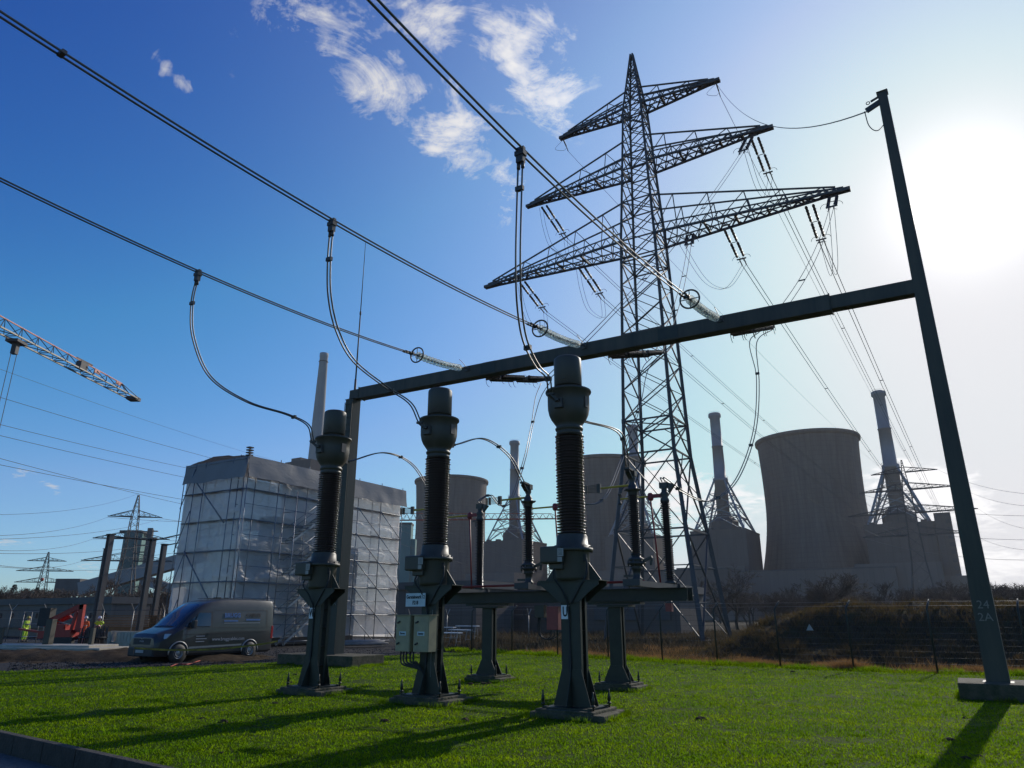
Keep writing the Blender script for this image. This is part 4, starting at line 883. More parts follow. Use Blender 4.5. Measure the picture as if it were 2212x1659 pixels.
chimney_block((227, 420, 0), 51, 134.6, 17.5, 'dark boiler house with steel chimney, farthest right, behind the distant pylon', True)
chimney_block((139, 470, 0), 53, 134.6, 17.5, 'boiler house with steel chimney just left of the large cooling tower')
chimney_block((88, 502, 0), 53, 134.6, 17.5, 'boiler house with steel chimney seen through the pylon legs')
chimney_block((2, 551, 0), 54.5, 134.6, 17.5, 'boiler house with steel chimney between the middle and nearest transformers')
def hall(name, c, sz, label, m_='clad2', win=0, cat_='building'):
    c = V(c); t = thing(name, c, label, cat_, None, RZ); b = MB(); b.box((0, 0, sz[2] / 2), sz); b.build('wall', M[m_], t, local=True)
    r = MB(); r.box((0, 0, sz[2] + .4), (sz[0] + .6, sz[1] + .6, .8)); r.build('roof', M['hopper'], t, local=True)
    for k in range(win): MB().box((-sz[0] / 2 + (k + .5) * sz[0] / win, -sz[1] / 2 - .1, sz[2] * .5), (sz[0] / win * .45, .3, sz[2] * .35)).build('window', M['hopper'], t, local=True)
    return t
hall('plant_hall', (176, 425, 0), (84, 22, 27), 'long low plant hall running in front of the large cooling tower')
hall('plant_hall', (60, 430, 0), (150, 22, 17), 'very long low hall seen behind the disconnector platform', 'clad2')
hall('plant_hall', (96, 415, 0), (60, 20, 26), 'mid-height grey hall behind the pylon legs', 'clad')
hall('substation_building', (9.5, 92, 0), (26, 9, 4.3), 'flat grey service building with dark window bays beyond the mesh fence', 'clad', 7)
hall('concrete_wall_building', (-7, 88, 0), (12, 8, 4.8), 'plain grey block building behind the cream cabinets', 'clad')
# green bunker tower seen by the scaffold edge
gt = thing('green_tower', (0, 0, 0), 'small distant sea-green tower beside the right edge of the scaffold', 'tower'); gb = MB(); gb.box((-62, 415, 26), (9, 9, 52)); gb.box((-56.5, 415, 22), (3, 6, 44)); gb.build('wall', M['green'], gt); gb = MB(); gb.box((-62, 415, 52.6), (9.6, 9.6, 1)); gb.build('roof', M['hopper'], gt)
# big old chimney and boiler building behind the scaffold
oc = thing('concrete_chimney', (-127, 450, 0), 'tall pale concrete chimney rising behind the scaffold', 'chimney'); f = MB(); f.lathe([(6.2, 0), (5.2, 60), (3.8, 125), (2.7, 168), (2.9, 168.5), (2.9, 171), (2.3, 171)], (-127, 450, 0), 32); M['pale'] = mat('pale chimney concrete', (.34, .32, .30), .9, 0, .1, .05); f.build('shaft', M['pale'], oc)
f = MB()
for z in (60, 110, 165): f.torus((-127, 450, z), UZ, {60: 5.4, 110: 4.4, 165: 3.0}[z], .25, 24, 4)
f.build('gallery', M['hopper'], oc)
bh = thing('boiler_building', (-124, 435, 0), 'flat-roofed grey boiler building just visible above the scaffold', 'building', None, RZ); f = MB(); f.box((0, 0, 46), (22, 24, 92)); f.build('wall', M['clad'], bh, local=True); f = MB(); f.box((-4, -6, 93), (8, 8, 3)); f.build('roof_plant', M['clad2'], bh, local=True)
# ================================================================ cranes
def crane(name, p0, p1, z, h, w, label, mast_at, red=False, n=30):
    p0, p1 = V(p0), V(p1); d = (p1 - p0).normalized(); s = d.cross(UZ).normalized(); Lj = (p1 - p0).length
    t = thing(name, (mast_at[0], mast_at[1], 0), label, 'crane', 'tower cranes')
    c = MB(); b = MB(); top = MB()
    for q in (-1, 1): c.bar(p0 + s * w * q + UZ * z, p1 + s * w * q * .85 + UZ * z, .10 * h)
    c.build('jib_chord', M['cranewhite' if not red else 'cranered'], t)
    top.bar(p0 + UZ * (z + h * 1.25), p1 - d * Lj / n * 1.2 + UZ * (z + h * .8), .08 * h); top.build('top_chord', M['cranered'], t)
    for i in range(n):
        f, m_, g = i / n, (i + .5) / n, (i + 1) / n; hh = h * (1.25 - .45 * m_)
        P_ = lambda q, ff: p0.lerp(p1, ff) + s * w * q + UZ * z
        T_ = p0.lerp(p1, min(m_, 1 - 1.2 / n)) + UZ * (z + hh)
        for q in (-1, 1): b.bar(P_(q, f), T_, .045 * h); b.bar(T_, P_(q, g), .045 * h)
        b.bar(P_(-1, f), P_(1, g), .05 * h); b.bar(P_(-1, f), P_(1, f), .05 * h)
    b.build('jib_bracing', M['cranewhite' if red else 'galvdark'], t)
    q = p1; e = MB(); e.box(q + UZ * z, (.9 * h, .9 * h, .3 * h)); e.build('jib_head', M['hopper'], t)
    tr = MB(); tc = p0.lerp(p1, .64) + UZ * (z - .25 * h); tr.box(tc, (.9 * h, 1.1 * h, .2 * h)); tr.bar(tc, tc - UZ * .9 * h, .35 * h); tr.build('trolley', M['hopper'], t)
    ro = MB()
    for q in (-.3, .3): ro.bar(tc + d * q, tc + d * q - UZ * (z - 5), .035)
    ro.build('hoist_rope', M['wire'], t)
    if not red:
        wn = MB(); k = p0.lerp(p1, .815) + UZ * (z + h * .5); wn.box(k, (.5, 1.0, .7), math.atan2(-d.x, d.y)); wn.bar(k + UZ * .5 - d * .9, k + UZ * .55 + d * 1.4, .12); wn.build('winch', M['hopper'], t)
        for ff in (.86, .935): k = p0.lerp(p1, ff) + UZ * (z + h * .62) + s * .1; MB().box(k, (.08, .8, .32), math.atan2(-d.x, d.y)).build('jib_sign', M['cranered'], t)
    ms = MB(); mx, my = mast_at; w2 = .9
    for k in range(int((z + 3) / 2.2)):
        z0 = k * 2.2
        for i in range(4):
            a0 = ((-1, -1), (1, -1), (1, 1), (-1, 1))[i]; a1 = ((-1, -1), (1, -1), (1, 1), (-1, 1))[(i + 1) % 4]
            A0, A1 = V((mx + a0[0] * w2, my + a0[1] * w2, z0)), V((mx + a1[0] * w2, my + a1[1] * w2, z0 + 2.2)); ms.bar(A0, A0 + UZ * 2.2, .18); ms.bar(A0, A1, .09)
    ms.bar((mx, my, z), (mx, my, z + 7), .5); ms.bar((mx, my, z + 7), p0.lerp(p1, .55) + UZ * (z + h), .12); cj = V((mx, my, 0)) - d * 14; ms.bar(V((mx, my, z)), cj + UZ * z, .9, .3); ms.bar((mx, my, z + 7), cj + UZ * z, .12); ms.box(cj + UZ * (z - 1.2), (2.2, 2.2, 2.6))
    ms.build('mast', M['cranewhite' if not red else 'cranered'], t); return t
crane('tower_crane', (-41.8, 24, 0), (-39.0, 70, 0), 23.1, 1.12, .62, 'red and cream crane jib reaching in at the upper left edge', (-42, 20), n=24)
crane('tower_crane', (-52, 205, 0), (13.4, 200, 0), 27.8, 1.75, .8, 'thin horizontal crane jib crossing in front of the left cooling tower', (-60, 205.6), True, 34)
# ================================================================ far left: pylons, bunker, conveyor
pylon(P(262, 1300, 190).xy.to_3d(), 'distant lattice pylon above the green bunker tower at left', [(0, 6.5), (11, 3.8), (20, 2.2), (27, 1.7), (33.3, .2)], [(15.6, 11.0, 2.0), (21.3, 9.2, 1.9), (27.0, 6.6, 1.7)], d1=V((.97, .24, 0)), leg=.22, br=.13, detail=False)
pylon(P(84, 1300, 330).xy.to_3d(), 'small far-off lattice pylon at the extreme left above the trees', [(0, 6.5), (11, 3.6), (22, 2.2), (30.5, .2)], [(16.5, 11.3, 2.0), (21.4, 11.5, 1.9), (25.8, 7.9, 1.6)], d1=V((.97, .24, 0)), leg=.26, br=.18, detail=False)
PZ = P(1180, 1300, 560).xy.to_3d()
pylon(PZ, 'tiny lattice pylon on the horizon between the middle and nearest transformers', [(0, 11), (20, 6), (38, 4), (54, .3)], [(26, 19, 3), (32, 13, 3), (43, 10, 3)], leg=.5, br=.3, detail=False)
# marker ball
bl = MB(); q = P(91, 1252, 300); bl.lathe([(.01, -.75), (.5, -.58), (.75, 0), (.5, .58), (.01, .75)], q, 14); tag(bl.build('marker_ball', M['cranered']), 'orange aircraft marker ball on the wire by the small left pylon', 'marker ball')
# wires left of the scaffold
WL = [((-20, 790), (640, 992), (1150, 1085), .15), ((-20, 852), (400, 925), (1180, 1060), .12), ((-20, 912), (385, 985), (1180, 1090), .12), ((-20, 936), (385, 1006), (1180, 1096), .12), ((-20, 985), (385, 1032), (1180, 1112), .1), ((-20, 1000), (385, 1042), (1180, 1116), .1)]
PH = P(655, 1300, 280).xy.to_3d()
pylon(PH, 'lattice pylon almost wholly hidden behind the sheeted scaffold', [(0, 9), (20, 5), (44, 3), (57, .2)], [(37, 12, 2.5), (44, 9, 2.2), (51, 7, 2)], leg=.25, br=.15, detail=False)
for i, (a, b, c_, s) in enumerate(WL):
    u, z = ((0, 57), (7, 51), (-7, 51), (9, 44), (-12, 37), (12, 37))[i]; m_ = PH + U1 * u + UZ * z; pa = P(*a, 120); pc = PZ + U1 * u + UZ * (54, 43, 43, 32, 26, 26)[i]
    onewire(cat(pa, m_, 1.2, 20) + cat(m_, pc, 4, 20)[1:], .045 if i else .03, 'long thin line crossing the sky left of the scaffold, %s from the top' % ['first', 'second', 'third', 'fourth', 'fifth', 'sixth'][i], 'long lines crossing the left sky')
PL = P(262, 1300, 190).xy.to_3d(); dl = V((.97, .24, 0)).normalized(); DW = [('right', 1), ('left', -1)]
for (z, Lh, w) in ((27.0, 6.6, 'top'), (21.3, 9.2, 'middle'), (15.6, 11, 'bottom')):
    for wn_, s in DW:
        a = PL + dl * Lh * s + UZ * (z - .3)
        v0 = {27.0: 1158, 21.3: 1186, 15.6: 1212}[z] + (0 if s < 0 else 8)
        onewire(cat(P(-60, v0, 90), a, 1.2, 20), .03, 'wire from the left edge to the left pylon, %s end of its %s arm' % (wn_, w), 'wires of the left pylon')
        onewire(cat(a, P(640, 1100 + (32 - z) * 2.6 + s * 5, 330), 2.5, 20), .05, 'wire leaving the left pylon rightwards, %s end of its %s arm' % (wn_, w), 'wires of the left pylon')
onewire(cat(PL + UZ * 33.2, P(-60, 1112, 90), 1.5, 16), .025, 'thin earth wire from the tip of the left pylon to the left edge', 'wires of the left pylon')
for i, v in enumerate((1075, 1098, 1120, 1150, 1172, 1190, 1215)):
    a = P2 + U1 * (11, 16, -16, 21, -21, 17, -17)[i] + UZ * (53, 46.5, 46.5, 38, 38, 30, 30)[i]; b = P(2290, v - 6, 170)
    onewire(cat(a, b, 2.5, 16), .045, 'faint line at the right edge behind the mast, %s from the top' % ['first', 'second', 'third', 'fourth', 'fifth', 'sixth', 'seventh'][i], 'faint lines at the right edge')
bt = thing('bunker_tower', (-230, 400, 0), 'tall sea-green coal bunker tower behind the left steel columns', 'tower')
f = MB(); f.hexa([P(u, 1345, Y).xy.to_3d() + UZ * zz for zz in (0, 46) for u, Y in ((236, 392), (278, 400), (294, 420), (250, 415))]); f.build('wall', M['green'], bt)
f = MB(); f.hexa([P(u, 1345, Y).xy.to_3d() + UZ * zz for zz in (0, 47) for u, Y in ((287, 385), (299, 385), (302, 395), (290, 395))]); f.build('lift_shaft', M['hopper'], bt)
f = MB()
for k in range(12): p = P(281, 1345, 390).xy.to_3d() + UZ * (6 + k * 3.6); f.box(p, (9, 1.5, .5)); f.box(P(303, 1345, 388).xy.to_3d() + UZ * (6 + k * 3.6), (3.5, 1.5, .5))
f.build('gallery', M['hopper'], bt)
f = MB(); f.box(P(264, 1345, 405).xy.to_3d() + UZ * 46.6, (12, 14, 1.4)); f.build('roof', M['hopper'], bt)
cv = thing('conveyor_bridge', P(300, 1250, 300), 'grey inclined conveyor bridge rising right from a dark transfer house', 'conveyor')
f = MB(); f.bar(P(176, 1273, 300), P(445, 1196, 300), 5, 5.2); f.build('gallery', M['flue'], cv)
f = MB(); f.bar(P(315, 1254, 292), P(430, 1292, 292), 4, 3.6); f.build('side_gallery', M['flue'], cv)
f = MB(); f.box(P(158, 1269, 305), (10, 9, 6.6)); f.build('transfer_house', M['hopper'], cv)
f = MB()
for u in (150, 162): p = P(u, 1285, 302); f.bar(p, p.xy.to_3d(), .6); f.bar(p + V((2, 0, 0)), p.xy.to_3d(), .6)
f.build('trestle', M['hopper'], cv)
# ================================================================ sheeted scaffold
def tarpmat(name, col, tr, rough=.38):
    mt = bpy.data.materials.new(name); mt.use_nodes = True; nt = mt.node_tree; N = nt.nodes.new; L = nt.links.new; b = nt.nodes['Principled BSDF']; b.inputs['Specular IOR Level'].default_value = .3
    ge = N('ShaderNodeNewGeometry'); n = N('ShaderNodeTexNoise'); n.inputs['Scale'].default_value = .7; n.inputs['Detail'].default_value = 7; L(ge.outputs['Position'], n.inputs['Vector'])
    mp = N('ShaderNodeMapRange'); mp.inputs[3].default_value = .75; mp.inputs[4].default_value = 1.1; L(n.outputs['Fac'], mp.inputs[0])
    vs = N('ShaderNodeVectorMath'); vs.operation = 'SCALE'; vs.inputs[0].default_value = col; L(mp.outputs[0], vs.inputs['Scale']); L(vs.outputs[0], b.inputs['Base Color']); b.inputs['Roughness'].default_value = rough
    m2 = N('ShaderNodeMapping'); m2.inputs['Rotation'].default_value = (.3, .5, .6); m2.inputs['Scale'].default_value = (1, 1, 2.6); L(ge.outputs['Position'], m2.inputs['Vector']); n2 = N('ShaderNodeTexNoise'); n2.inputs['Scale'].default_value = 1.3; n2.inputs['Detail'].default_value = 6; n2.inputs['Distortion'].default_value = 1.6; L(m2.outputs[0], n2.inputs['Vector'])
    bp = N('ShaderNodeBump'); bp.inputs['Strength'].default_value = .6 if tr > .2 else .15; bp.inputs['Distance'].default_value = .12; L(n2.outputs['Fac'], bp.inputs['Height']); L(bp.outputs[0], b.inputs['Normal'])
    t = N('ShaderNodeBsdfTranslucent'); L(vs.outputs[0], t.inputs['Color']); L(bp.outputs[0], t.inputs['Normal']); ms = N('ShaderNodeMixShader'); ms.inputs[0].default_value = tr; L(b.outputs[0], ms.inputs[1]); L(t.outputs[0], ms.inputs[2])
    tp = N('ShaderNodeBsdfTransparent'); m3 = N('ShaderNodeMixShader'); m3.inputs[0].default_value = .22 if tr > .2 else 0; L(ms.outputs[0], m3.inputs[1]); L(tp.outputs[0], m3.inputs[2]); L(m3.outputs[0], nt.nodes['Material Output'].inputs['Surface']); return mt
M['tarp'] = tarpmat('white translucent sheeting', (.92, .88, .84), .62)
M['tarpg'] = tarpmat('grey tarpaulin', (.26, .25, .25), .10, .6)
M['tubeg'] = mat('galvanised scaffold tube', (.22, .23, .25), .4, .6, .2, 3)
SM = V((-16.9, 44.8, 0)); SW, SLn, SH = 6.1, 15.3, 11.45
sc = thing('sheeted_scaffold', SM, 'tall scaffold wrapped in translucent white sheeting behind the dark van', 'scaffold')
def S(a, b, z, off=0.0): return SM - U1 * a + U2 * b + UZ * z      # a: to the left along the short side, b: away along the long side
def tarpface(org, du, W, nrm, H0, H1, nu, nv, seed, bays, lv):
    vs = []; fs = []
    for j in range(nv + 1):
        z = H0 + (H1 - H0) * j / nv
        for i in range(nu + 1):
            x = W * i / nu; bx = abs(math.sin(math.pi * x / bays)); bz = abs(math.sin(math.pi * z / lv))
            p = org + du * x + UZ * z
            d = -.05 - .22 * bx * bz + .16 * noise.noise(V((x * .8, z * .8, seed))) * bx + .07 * noise.noise(V((x * 2.2 + z, z * 2.6, seed + 5)))
            if noise.noise(V((x * .5, z * .6, seed + 9))) > .25: d += .18 * math.exp(-((z % lv) - .2) ** 2 * 12)
            vs.append(p + nrm * d)
    for j in range(nv):
        for i in range(nu): o = j * (nu + 1) + i; fs.append((o, o + 1, o + nu + 2, o + nu + 1))
    return MB().add(vs, fs, True)
fA = tarpface(S(SW, 0, 0), U1, SW, -U2, .25, SH, 50, 90, 1, 2.05, 2.0); fA.build('front_sheet', M['tarp'], sc)
fB = tarpface(S(0, 0, 0), U2, SLn, U1, .5, SH, 110, 90, 2, 2.55, 2.0); fB.build('side_sheet', M['tarp'], sc)
fC = tarpface(S(SW, SLn, 0), U1, SW, U2, .3, SH, 24, 40, 3, 2, 2.0); fC.build('rear_sheet', M['tarp'], sc)
fD = tarpface(S(SW, 0, 0), U2, SLn, -U1, .3, SH, 40, 40, 4, 2.5, 2.0); fD.build('far_side_sheet', M['tarp'], sc)
def band(org, du, W, nrm, seed):
    vs = []; fs = []; nu, nv = int(W * 5), 8
    for j in range(nv + 1):
        for i in range(nu + 1):
            x = W * i / nu; f = j / nv; z = SH + .1 - 1.35 * (1 - f) + (.12 * noise.noise(V((x * .7, seed, 0))) if f < .2 else 0); vs.append(org + du * x + nrm * (.12 + .16 * (1 - f) + .045 * noise.noise(V((x * .9, f * 1.2, seed)))) + UZ * z)
    for j in range(nv):
        for i in range(nu): o = j * (nu + 1) + i; fs.append((o, o + 1, o + nu + 2, o + nu + 1))
    return MB().add(vs, fs, True)
b_ = band(S(SW, 0, 0), U1, SW + .2, -U2, 1); b2 = band(S(-.2, -.2, 0), U2, SLn + .4, U1, 2); b_.add(b2.v, b2.f, True); b_.build('valance', M['tarpg'], sc)
rf = MB(); n_ = 12; vs = []; fs = []
for j in range(31):
    for i in range(13): a, b = SW * i / 12, SLn * j / 30; vs.append(S(a, b, SH + .1 + .35 * math.sin(math.pi * i / 12) + .1 * noise.noise(V((a, b, 0)))))
for j in range(30):
    for i in range(12): o = j * 13 + i; fs.append((o, o + 1, o + 14, o + 13))
rf.add(vs, fs, True); rf.build('roof_sheet', M['tarpg'], sc)
tb_ = MB(); r = .032
def bayline(a): return a
for b in [0, 2.55, 5.1, 7.65, 10.2, 12.75, 15.3]:
    for a in (-.12, .75): tb_.tube(S(a, b, 0), S(a, b, SH + .3), r, n=5)
for a in (0, 1.25, 4.0, 5.0, 6.1):
    for b in (-.15, .75): tb_.tube(S(a, b, 0), S(a, b, SH + .1), r, n=5)
tb_.build('standard', M['tubeg'], sc)
lg = MB()
for k in range(1, 7):
    z = k * 1.9
    for zz in (z, z + .95) if k < 6 else (z,):
        lg.tube(S(-.12, 0, zz), S(-.12, SLn, zz), r * (.9 if zz == z else .55), n=5)
        lg.tube(S(.75, 0, zz), S(.75, SLn, zz), r * .7, n=4)
    if k in (1, 2, 3, 5, 6): lg.tube(S(0, -.15, z), S(SW if k != 4 else 1.2, -.15, z), r, n=5)
    for b in [0, 2.55, 5.1, 7.65, 10.2, 12.75, 15.3]: lg.tube(S(-.12, b, z), S(.75, b, z), r * .8, n=4)
lg.build('ledger', M['tubeg'], sc)
dg = MB()
for k in range(5):
    for b in (10.2, 12.75): dg.tube(S(-.16, b, (k + 1) * 1.9 + (0 if b == 12.75 else 0)), S(-.16, b + 2.55 if b < 12 else b + 2.5, k * 1.9), r * 1.1, n=5)
for z0, z1 in ((10.5, 7.4), (5.8, 2.2)): dg.tube(S(5.0, -.2, z0), S(1.4, -.2, z1), r * 1.5, n=5)
for k in range(4): dg.tube(S(6.1, -.2, k * 2.8 + .2), S(5.0, -.2, k * 2.8 + 2.8), r, n=5)
dg.build('diagonal_brace', M['tubeg'], sc)
dk = MB()
for k in range(1, 6): dk.hexa([S(a, b, k * 1.9 + zz) for zz in (.02, .07) for a, b in ((0.02, .1), (0.02, SLn), (.7, SLn), (.7, .1))]); dk.hexa([S(a, b, k * 1.9 + zz) for zz in (.02, .07) for a, b in ((.8, .0), (SW, .0), (SW, .65), (.8, .65))])
M['plank'] = mat('grey timber plank', (.24, .21, .18), .8, 0, .15, 2); dk.build('deck', M['plank'], sc)
# stair bay on the long side
sb = MB()
for b in (3.1, 6.3):
    for a in (-.2, -1.35): sb.tube(S(a, b, 0), S(a, b, 9.6), r, n=5)
for k in range(10):
    z = .3 + k * 1.0
    for a in (-1.35,): sb.tube(S(a, 3.1, z), S(a, 6.3, z), r * .7, n=4)
    for b in (3.1, 6.3): sb.tube(S(-.2, b, z), S(-1.35, b, z), r * .7, n=4)
sb.build('stair_frame', M['tubeg'], sc)
for k in range(4):
    m_ = MB(); z0 = .1 + k * 2.1
    for a in (-.5, -1.15): m_.bar(S(a, 3.2, z0), S(a, 6.2, z0 + 2.1), .05, .16)
    for q in range(9): p = S(-.82, 3.4 + q * .33, z0 + .12 + q * .23); m_.box(p, (.6, .2, .03), RZ)
    for a in (-.45, -1.2): m_.tube(S(a, 3.2, z0 + .9), S(a, 6.2, z0 + 3.0), .02, n=4)
    m_.build('stair_flight', M['tubeg'], sc)
an = MB(); p = S(.1, .1, SH); an.bar(p, p + UZ * .75, .05)
for k in range(4): an.box(p + UZ * (.2 + k * .17), (.34, .34, .07), RZ)
an.build('stacked_couplers', M['fit'], sc)
inn = thing('shrouded_equipment', S(3, 8, 0), 'dark bulky equipment showing dimly through the white scaffold sheeting', 'equipment', None, RZ); q = MB(); q.box((0, 0, 3.4), (2.6, 9, 6.8)); q.build('body', M['hopper'], inn, local=True); q = MB(); q.box((0, -2, 7.6), (1.5, 3, 1.6)); q.build('housing', M['galvdark'], inn, local=True)
# ================================================================ van
M['van'] = mat('dark grey metallic car paint', (.036, .033, .031), .38, .2, .05, 3, coat=.4)
M['vang'] = mat('dark tinted window', (.012, .018, .024), .08, 0, .05, 2, coat=1.0)
M['trim'] = mat('black unpainted bumper plastic', (.022, .022, .024), .6, 0, .1, 20)
M['rim'] = mat('silver steel wheel', (.30, .30, .30), .4, .6, .1, 10)
M['lamp'] = mat('clear headlamp', (.45, .50, .52), .1, 0, .05, 5, coat=1.0)
M['tail'] = mat('red tail lamp', (.6, .02, .02), .25, 0, .05, 5, coat=.8)
M['bluel'] = mat('bright blue lettering', (.015, .11, .30), .5)
M['darkl'] = mat('dark grey lettering', (.012, .012, .012), .6)
M['silver'] = mat('light grey lettering', (.35, .35, .36), .5)
VO = V((-13.88, 33.75, -.05)); VR = math.atan2(-.857, -.515)
van = thing('panel_van', VO, 'dark grey high-roof panel van with blue and grey cable firm lettering', 'van', None, VR)
ST = [ # x, zb, zt, belt z, half width belt, half width top
 (2.86, .30, .62, .50, .70, .66), (2.84, .26, .98, .70, .86, .72), (2.72, .24, 1.14, .80, .93, .76), (2.35, .24, 1.27, .95, .98, .80), (1.95, .24, 1.38, 1.20, 1.0, .80), (1.75, .24, 1.55, 1.30, 1.005, .80),
 (1.35, .24, 1.93, 1.33, 1.01, .80), (1.0, .24, 2.20, 1.35, 1.01, .80), (.70, .24, 2.37, 1.35, 1.01, .81), (.30, .24, 2.50, 1.35, 1.01, .83), (-.3, .24, 2.57, 1.35, 1.01, .84), (-1.5, .24, 2.60, 1.35, 1.01, .84), (-2.9, .24, 2.58, 1.35, 1.01, .84), (-3.08, .30, 2.55, 1.35, .98, .82), (-3.12, .40, 2.48, 1.35, .95, .80)]
def vsec(x):
    for a, b in zip(ST, ST[1:]):
        if a[0] >= x >= b[0]:
            f = (a[0] - x) / (a[0] - b[0]); return [p + (q - p) * f for p, q in zip(a, b)]
    return list(ST[0] if x > ST[0][0] else ST[-1])
def vring(s):
    x, zb, zt, zl, w, wt = s; k = (zt - zl)
    half = [(0, zb), (w * .93, zb), (w * .985, zb + .10), (w, zb + (zl - zb) * .45), (w, zl), (w - (w - wt) * .30, zl + k * .35), (w - (w - wt) * .62, zl + k * .68), (wt + (w - wt) * .12, zl + k * .87), (wt - .03, zl + k * .955), (wt - .16, zt - .008 * k), (wt * .5, zt + .0), (0, zt + .012)]
    return half
def sidey(x, z):
    h = vring(vsec(x))
    for (y0, z0), (y1, z1) in zip(h[1:], h[2:]):
        if z0 <= z <= z1 and z1 > z0: return y0 + (y1 - y0) * (z - z0) / (z1 - z0)
    return h[4][0]
bdy = MB(); xs = sorted(set([s[0] for s in ST] + [2.6, 2.1, 1.55, 1.2, -.9, -2.2]), reverse=True); vs = []; fs = []; R_ = 0
for x in xs:
    h = vring(vsec(x)); ring = [(x, y, z) for y, z in h] + [(x, -y, z) for y, z in h[-2:0:-1]]; R_ = len(ring); vs += ring
for j in range(len(xs) - 1):
    for i in range(R_): fs.append((j * R_ + i, (j + 1) * R_ + i, (j + 1) * R_ + (i + 1) % R_, j * R_ + (i + 1) % R_))
fs.append(tuple(range(R_))); fs.append(tuple(((len(xs) - 1) * R_ + i) for i in range(R_))[::-1]); bdy.add(vs, fs, True)
body = bdy.build('body', M['van'], van, local=True, sharp=24)
def panel(pts, name, m_, off=.008, parent=van, sd=1, sub=4):
    # pts: quad corners (x,z) bl, br, tr, tl; laid on the side of the van
    vs = []; fs = []
    for j in range(sub + 1):
        for i in range(sub + 1):
            u, v = i / sub, j / sub; (ax, az), (bx, bz), (cx, cz), (dx, dz) = pts
            x = (ax * (1 - u) + bx * u) * (1 - v) + (dx * (1 - u) + cx * u) * v; z = (az * (1 - u) + bz * u) * (1 - v) + (dz * (1 - u) + cz * u) * v
            vs.append((x, sd * (sidey(x, z) + off), z))
    for j in range(sub):
        for i in range(sub): o = j * (sub + 1) + i; f = (o, o + 1, o + sub + 2, o + sub + 1); fs.append(f if sd < 0 else f[::-1])
    return MB().add(vs, fs, True).build(name, m_, parent, local=True)
for sd in (-1, 1):
    panel([(1.68, 1.375), (.33, 1.375), (.33, 2.03), (.93, 2.03)], 'window_frame', M['trim'], off=.012, sd=sd)
    panel([(1.25, 1.42), (.38, 1.42), (.38, 1.98), (.95, 1.98)], 'side_window', M['vang'], off=.022, sd=sd)
    panel([(1.62, 1.42), (1.29, 1.42), (1.10, 1.86), (1.28, 1.70)], 'quarter_window', M['vang'], off=.022, sd=sd)
    for (x0, x1, z0, z1) in ((.30, .285, .50, 2.05), (1.52, 1.505, .50, 1.36)): panel([(x0, z0), (x1, z0), (x1, z1), (x0, z1)], 'door_gap', M['trim'], sd=sd, off=.012)
    for (x0, x1, z) in ((.20, -2.72, 2.08), (.20, -2.72, 1.34), ): panel([(x0, z), (x1, z), (x1, z + .02), (x0, z + .02)], 'panel_crease', M['trim'], sd=sd, off=.012, sub=8)
    panel([(2.3, 1.06), (-3.05, 1.16), (-3.05, 1.185), (2.3, 1.08)], 'panel_crease', M['trim'], sd=sd, off=.012, sub=12)
    panel([(-2.70, 1.36), (-2.725, 1.36), (-2.725, 2.08), (-2.70, 2.08)], 'panel_crease', M['trim'], sd=sd, off=.012)
    panel([(1.35, .52), (-1.35, .58), (-1.35, .65), (1.35, .60)], 'side_moulding', M['rim'], sd=sd, off=.02, sub=6)
    panel([(1.30, .26), (-1.3, .26), (-1.3, .32), (1.3, .32)], 'sill', M['trim'], sd=sd, off=.02, sub=6)
    mm = MB(); mm.box((1.32, sd * 1.16, 1.50), (.16, .20, .34)); mm.bar((1.38, sd * .96, 1.42), (1.34, sd * 1.1, 1.42), .05); mm.build('wing_mirror', M['trim'], van, local=True, bevel=.03)
    hh = MB(); hh.box((.42, sd * 1.03, 1.10), (.2, .03, .04)); hh.build('door_handle', M['trim'], van, local=True)
    tl = MB(); tl.box((-3.06, sd * .975, 1.12), (.12, .06, .56)); tl.build('tail_light', M['tail'], van, local=True, bevel=.01)
    hl = MB(); hl.prism([(2.70, sd * .55, .84), (2.40, sd * .965, .94), (2.20, sd * .99, 1.13), (2.50, sd * .72, 1.13), (2.74, sd * .50, 1.0)], (.06, sd * .03, 0)); hl.build('headlight', M['lamp'], van, local=True)
    for ax in (1.82, -1.82):
        wa = MB(); wa.lathe([(.43, 0), (.43, .012), (.0, .012)], (ax, sd * (1.003 if sd > 0 else 1.003), .36), 24, (0, sd, 0)); wa.build('wheel_arch', M['black'], van, local=True)
        fl = MB(); pts = [V((ax + .45 * math.cos(a), sd * 1.015, .36 + .45 * math.sin(a))) for a in [math.pi * k / 14 - .12 for k in range(16)]]; fl.poly(pts, .032, 6); fl.build('fender_flare', M['rim'], van, local=True)
        w = thing_ = MB(); w.lathe([(.20, -.13), (.34, -.12), (.36, -.09), (.36, .09), (.34, .12), (.21, .125)], (ax, sd * .93, .36), 28, (0, sd, 0), cap=False); wo = w.build('wheel', M['black'], van, local=True)
        rm = MB(); rm.lathe([(.22, .0), (.22, .115), (.20, .12), (.18, .06), (.12, .055), (.10, .10), (.06, .11), (.0, .11)], (ax, sd * .93, .36), 24, (0, sd, 0), cap=False); rm.build('rim', M['rim'], wo, local=True)
        tr = MB(); tr.torus((ax, sd * (.93 + .118), .36), (0, 1, 0), .135, .010, 20, 5); tr.build('wheel_trim', M['silver'], wo, local=True)
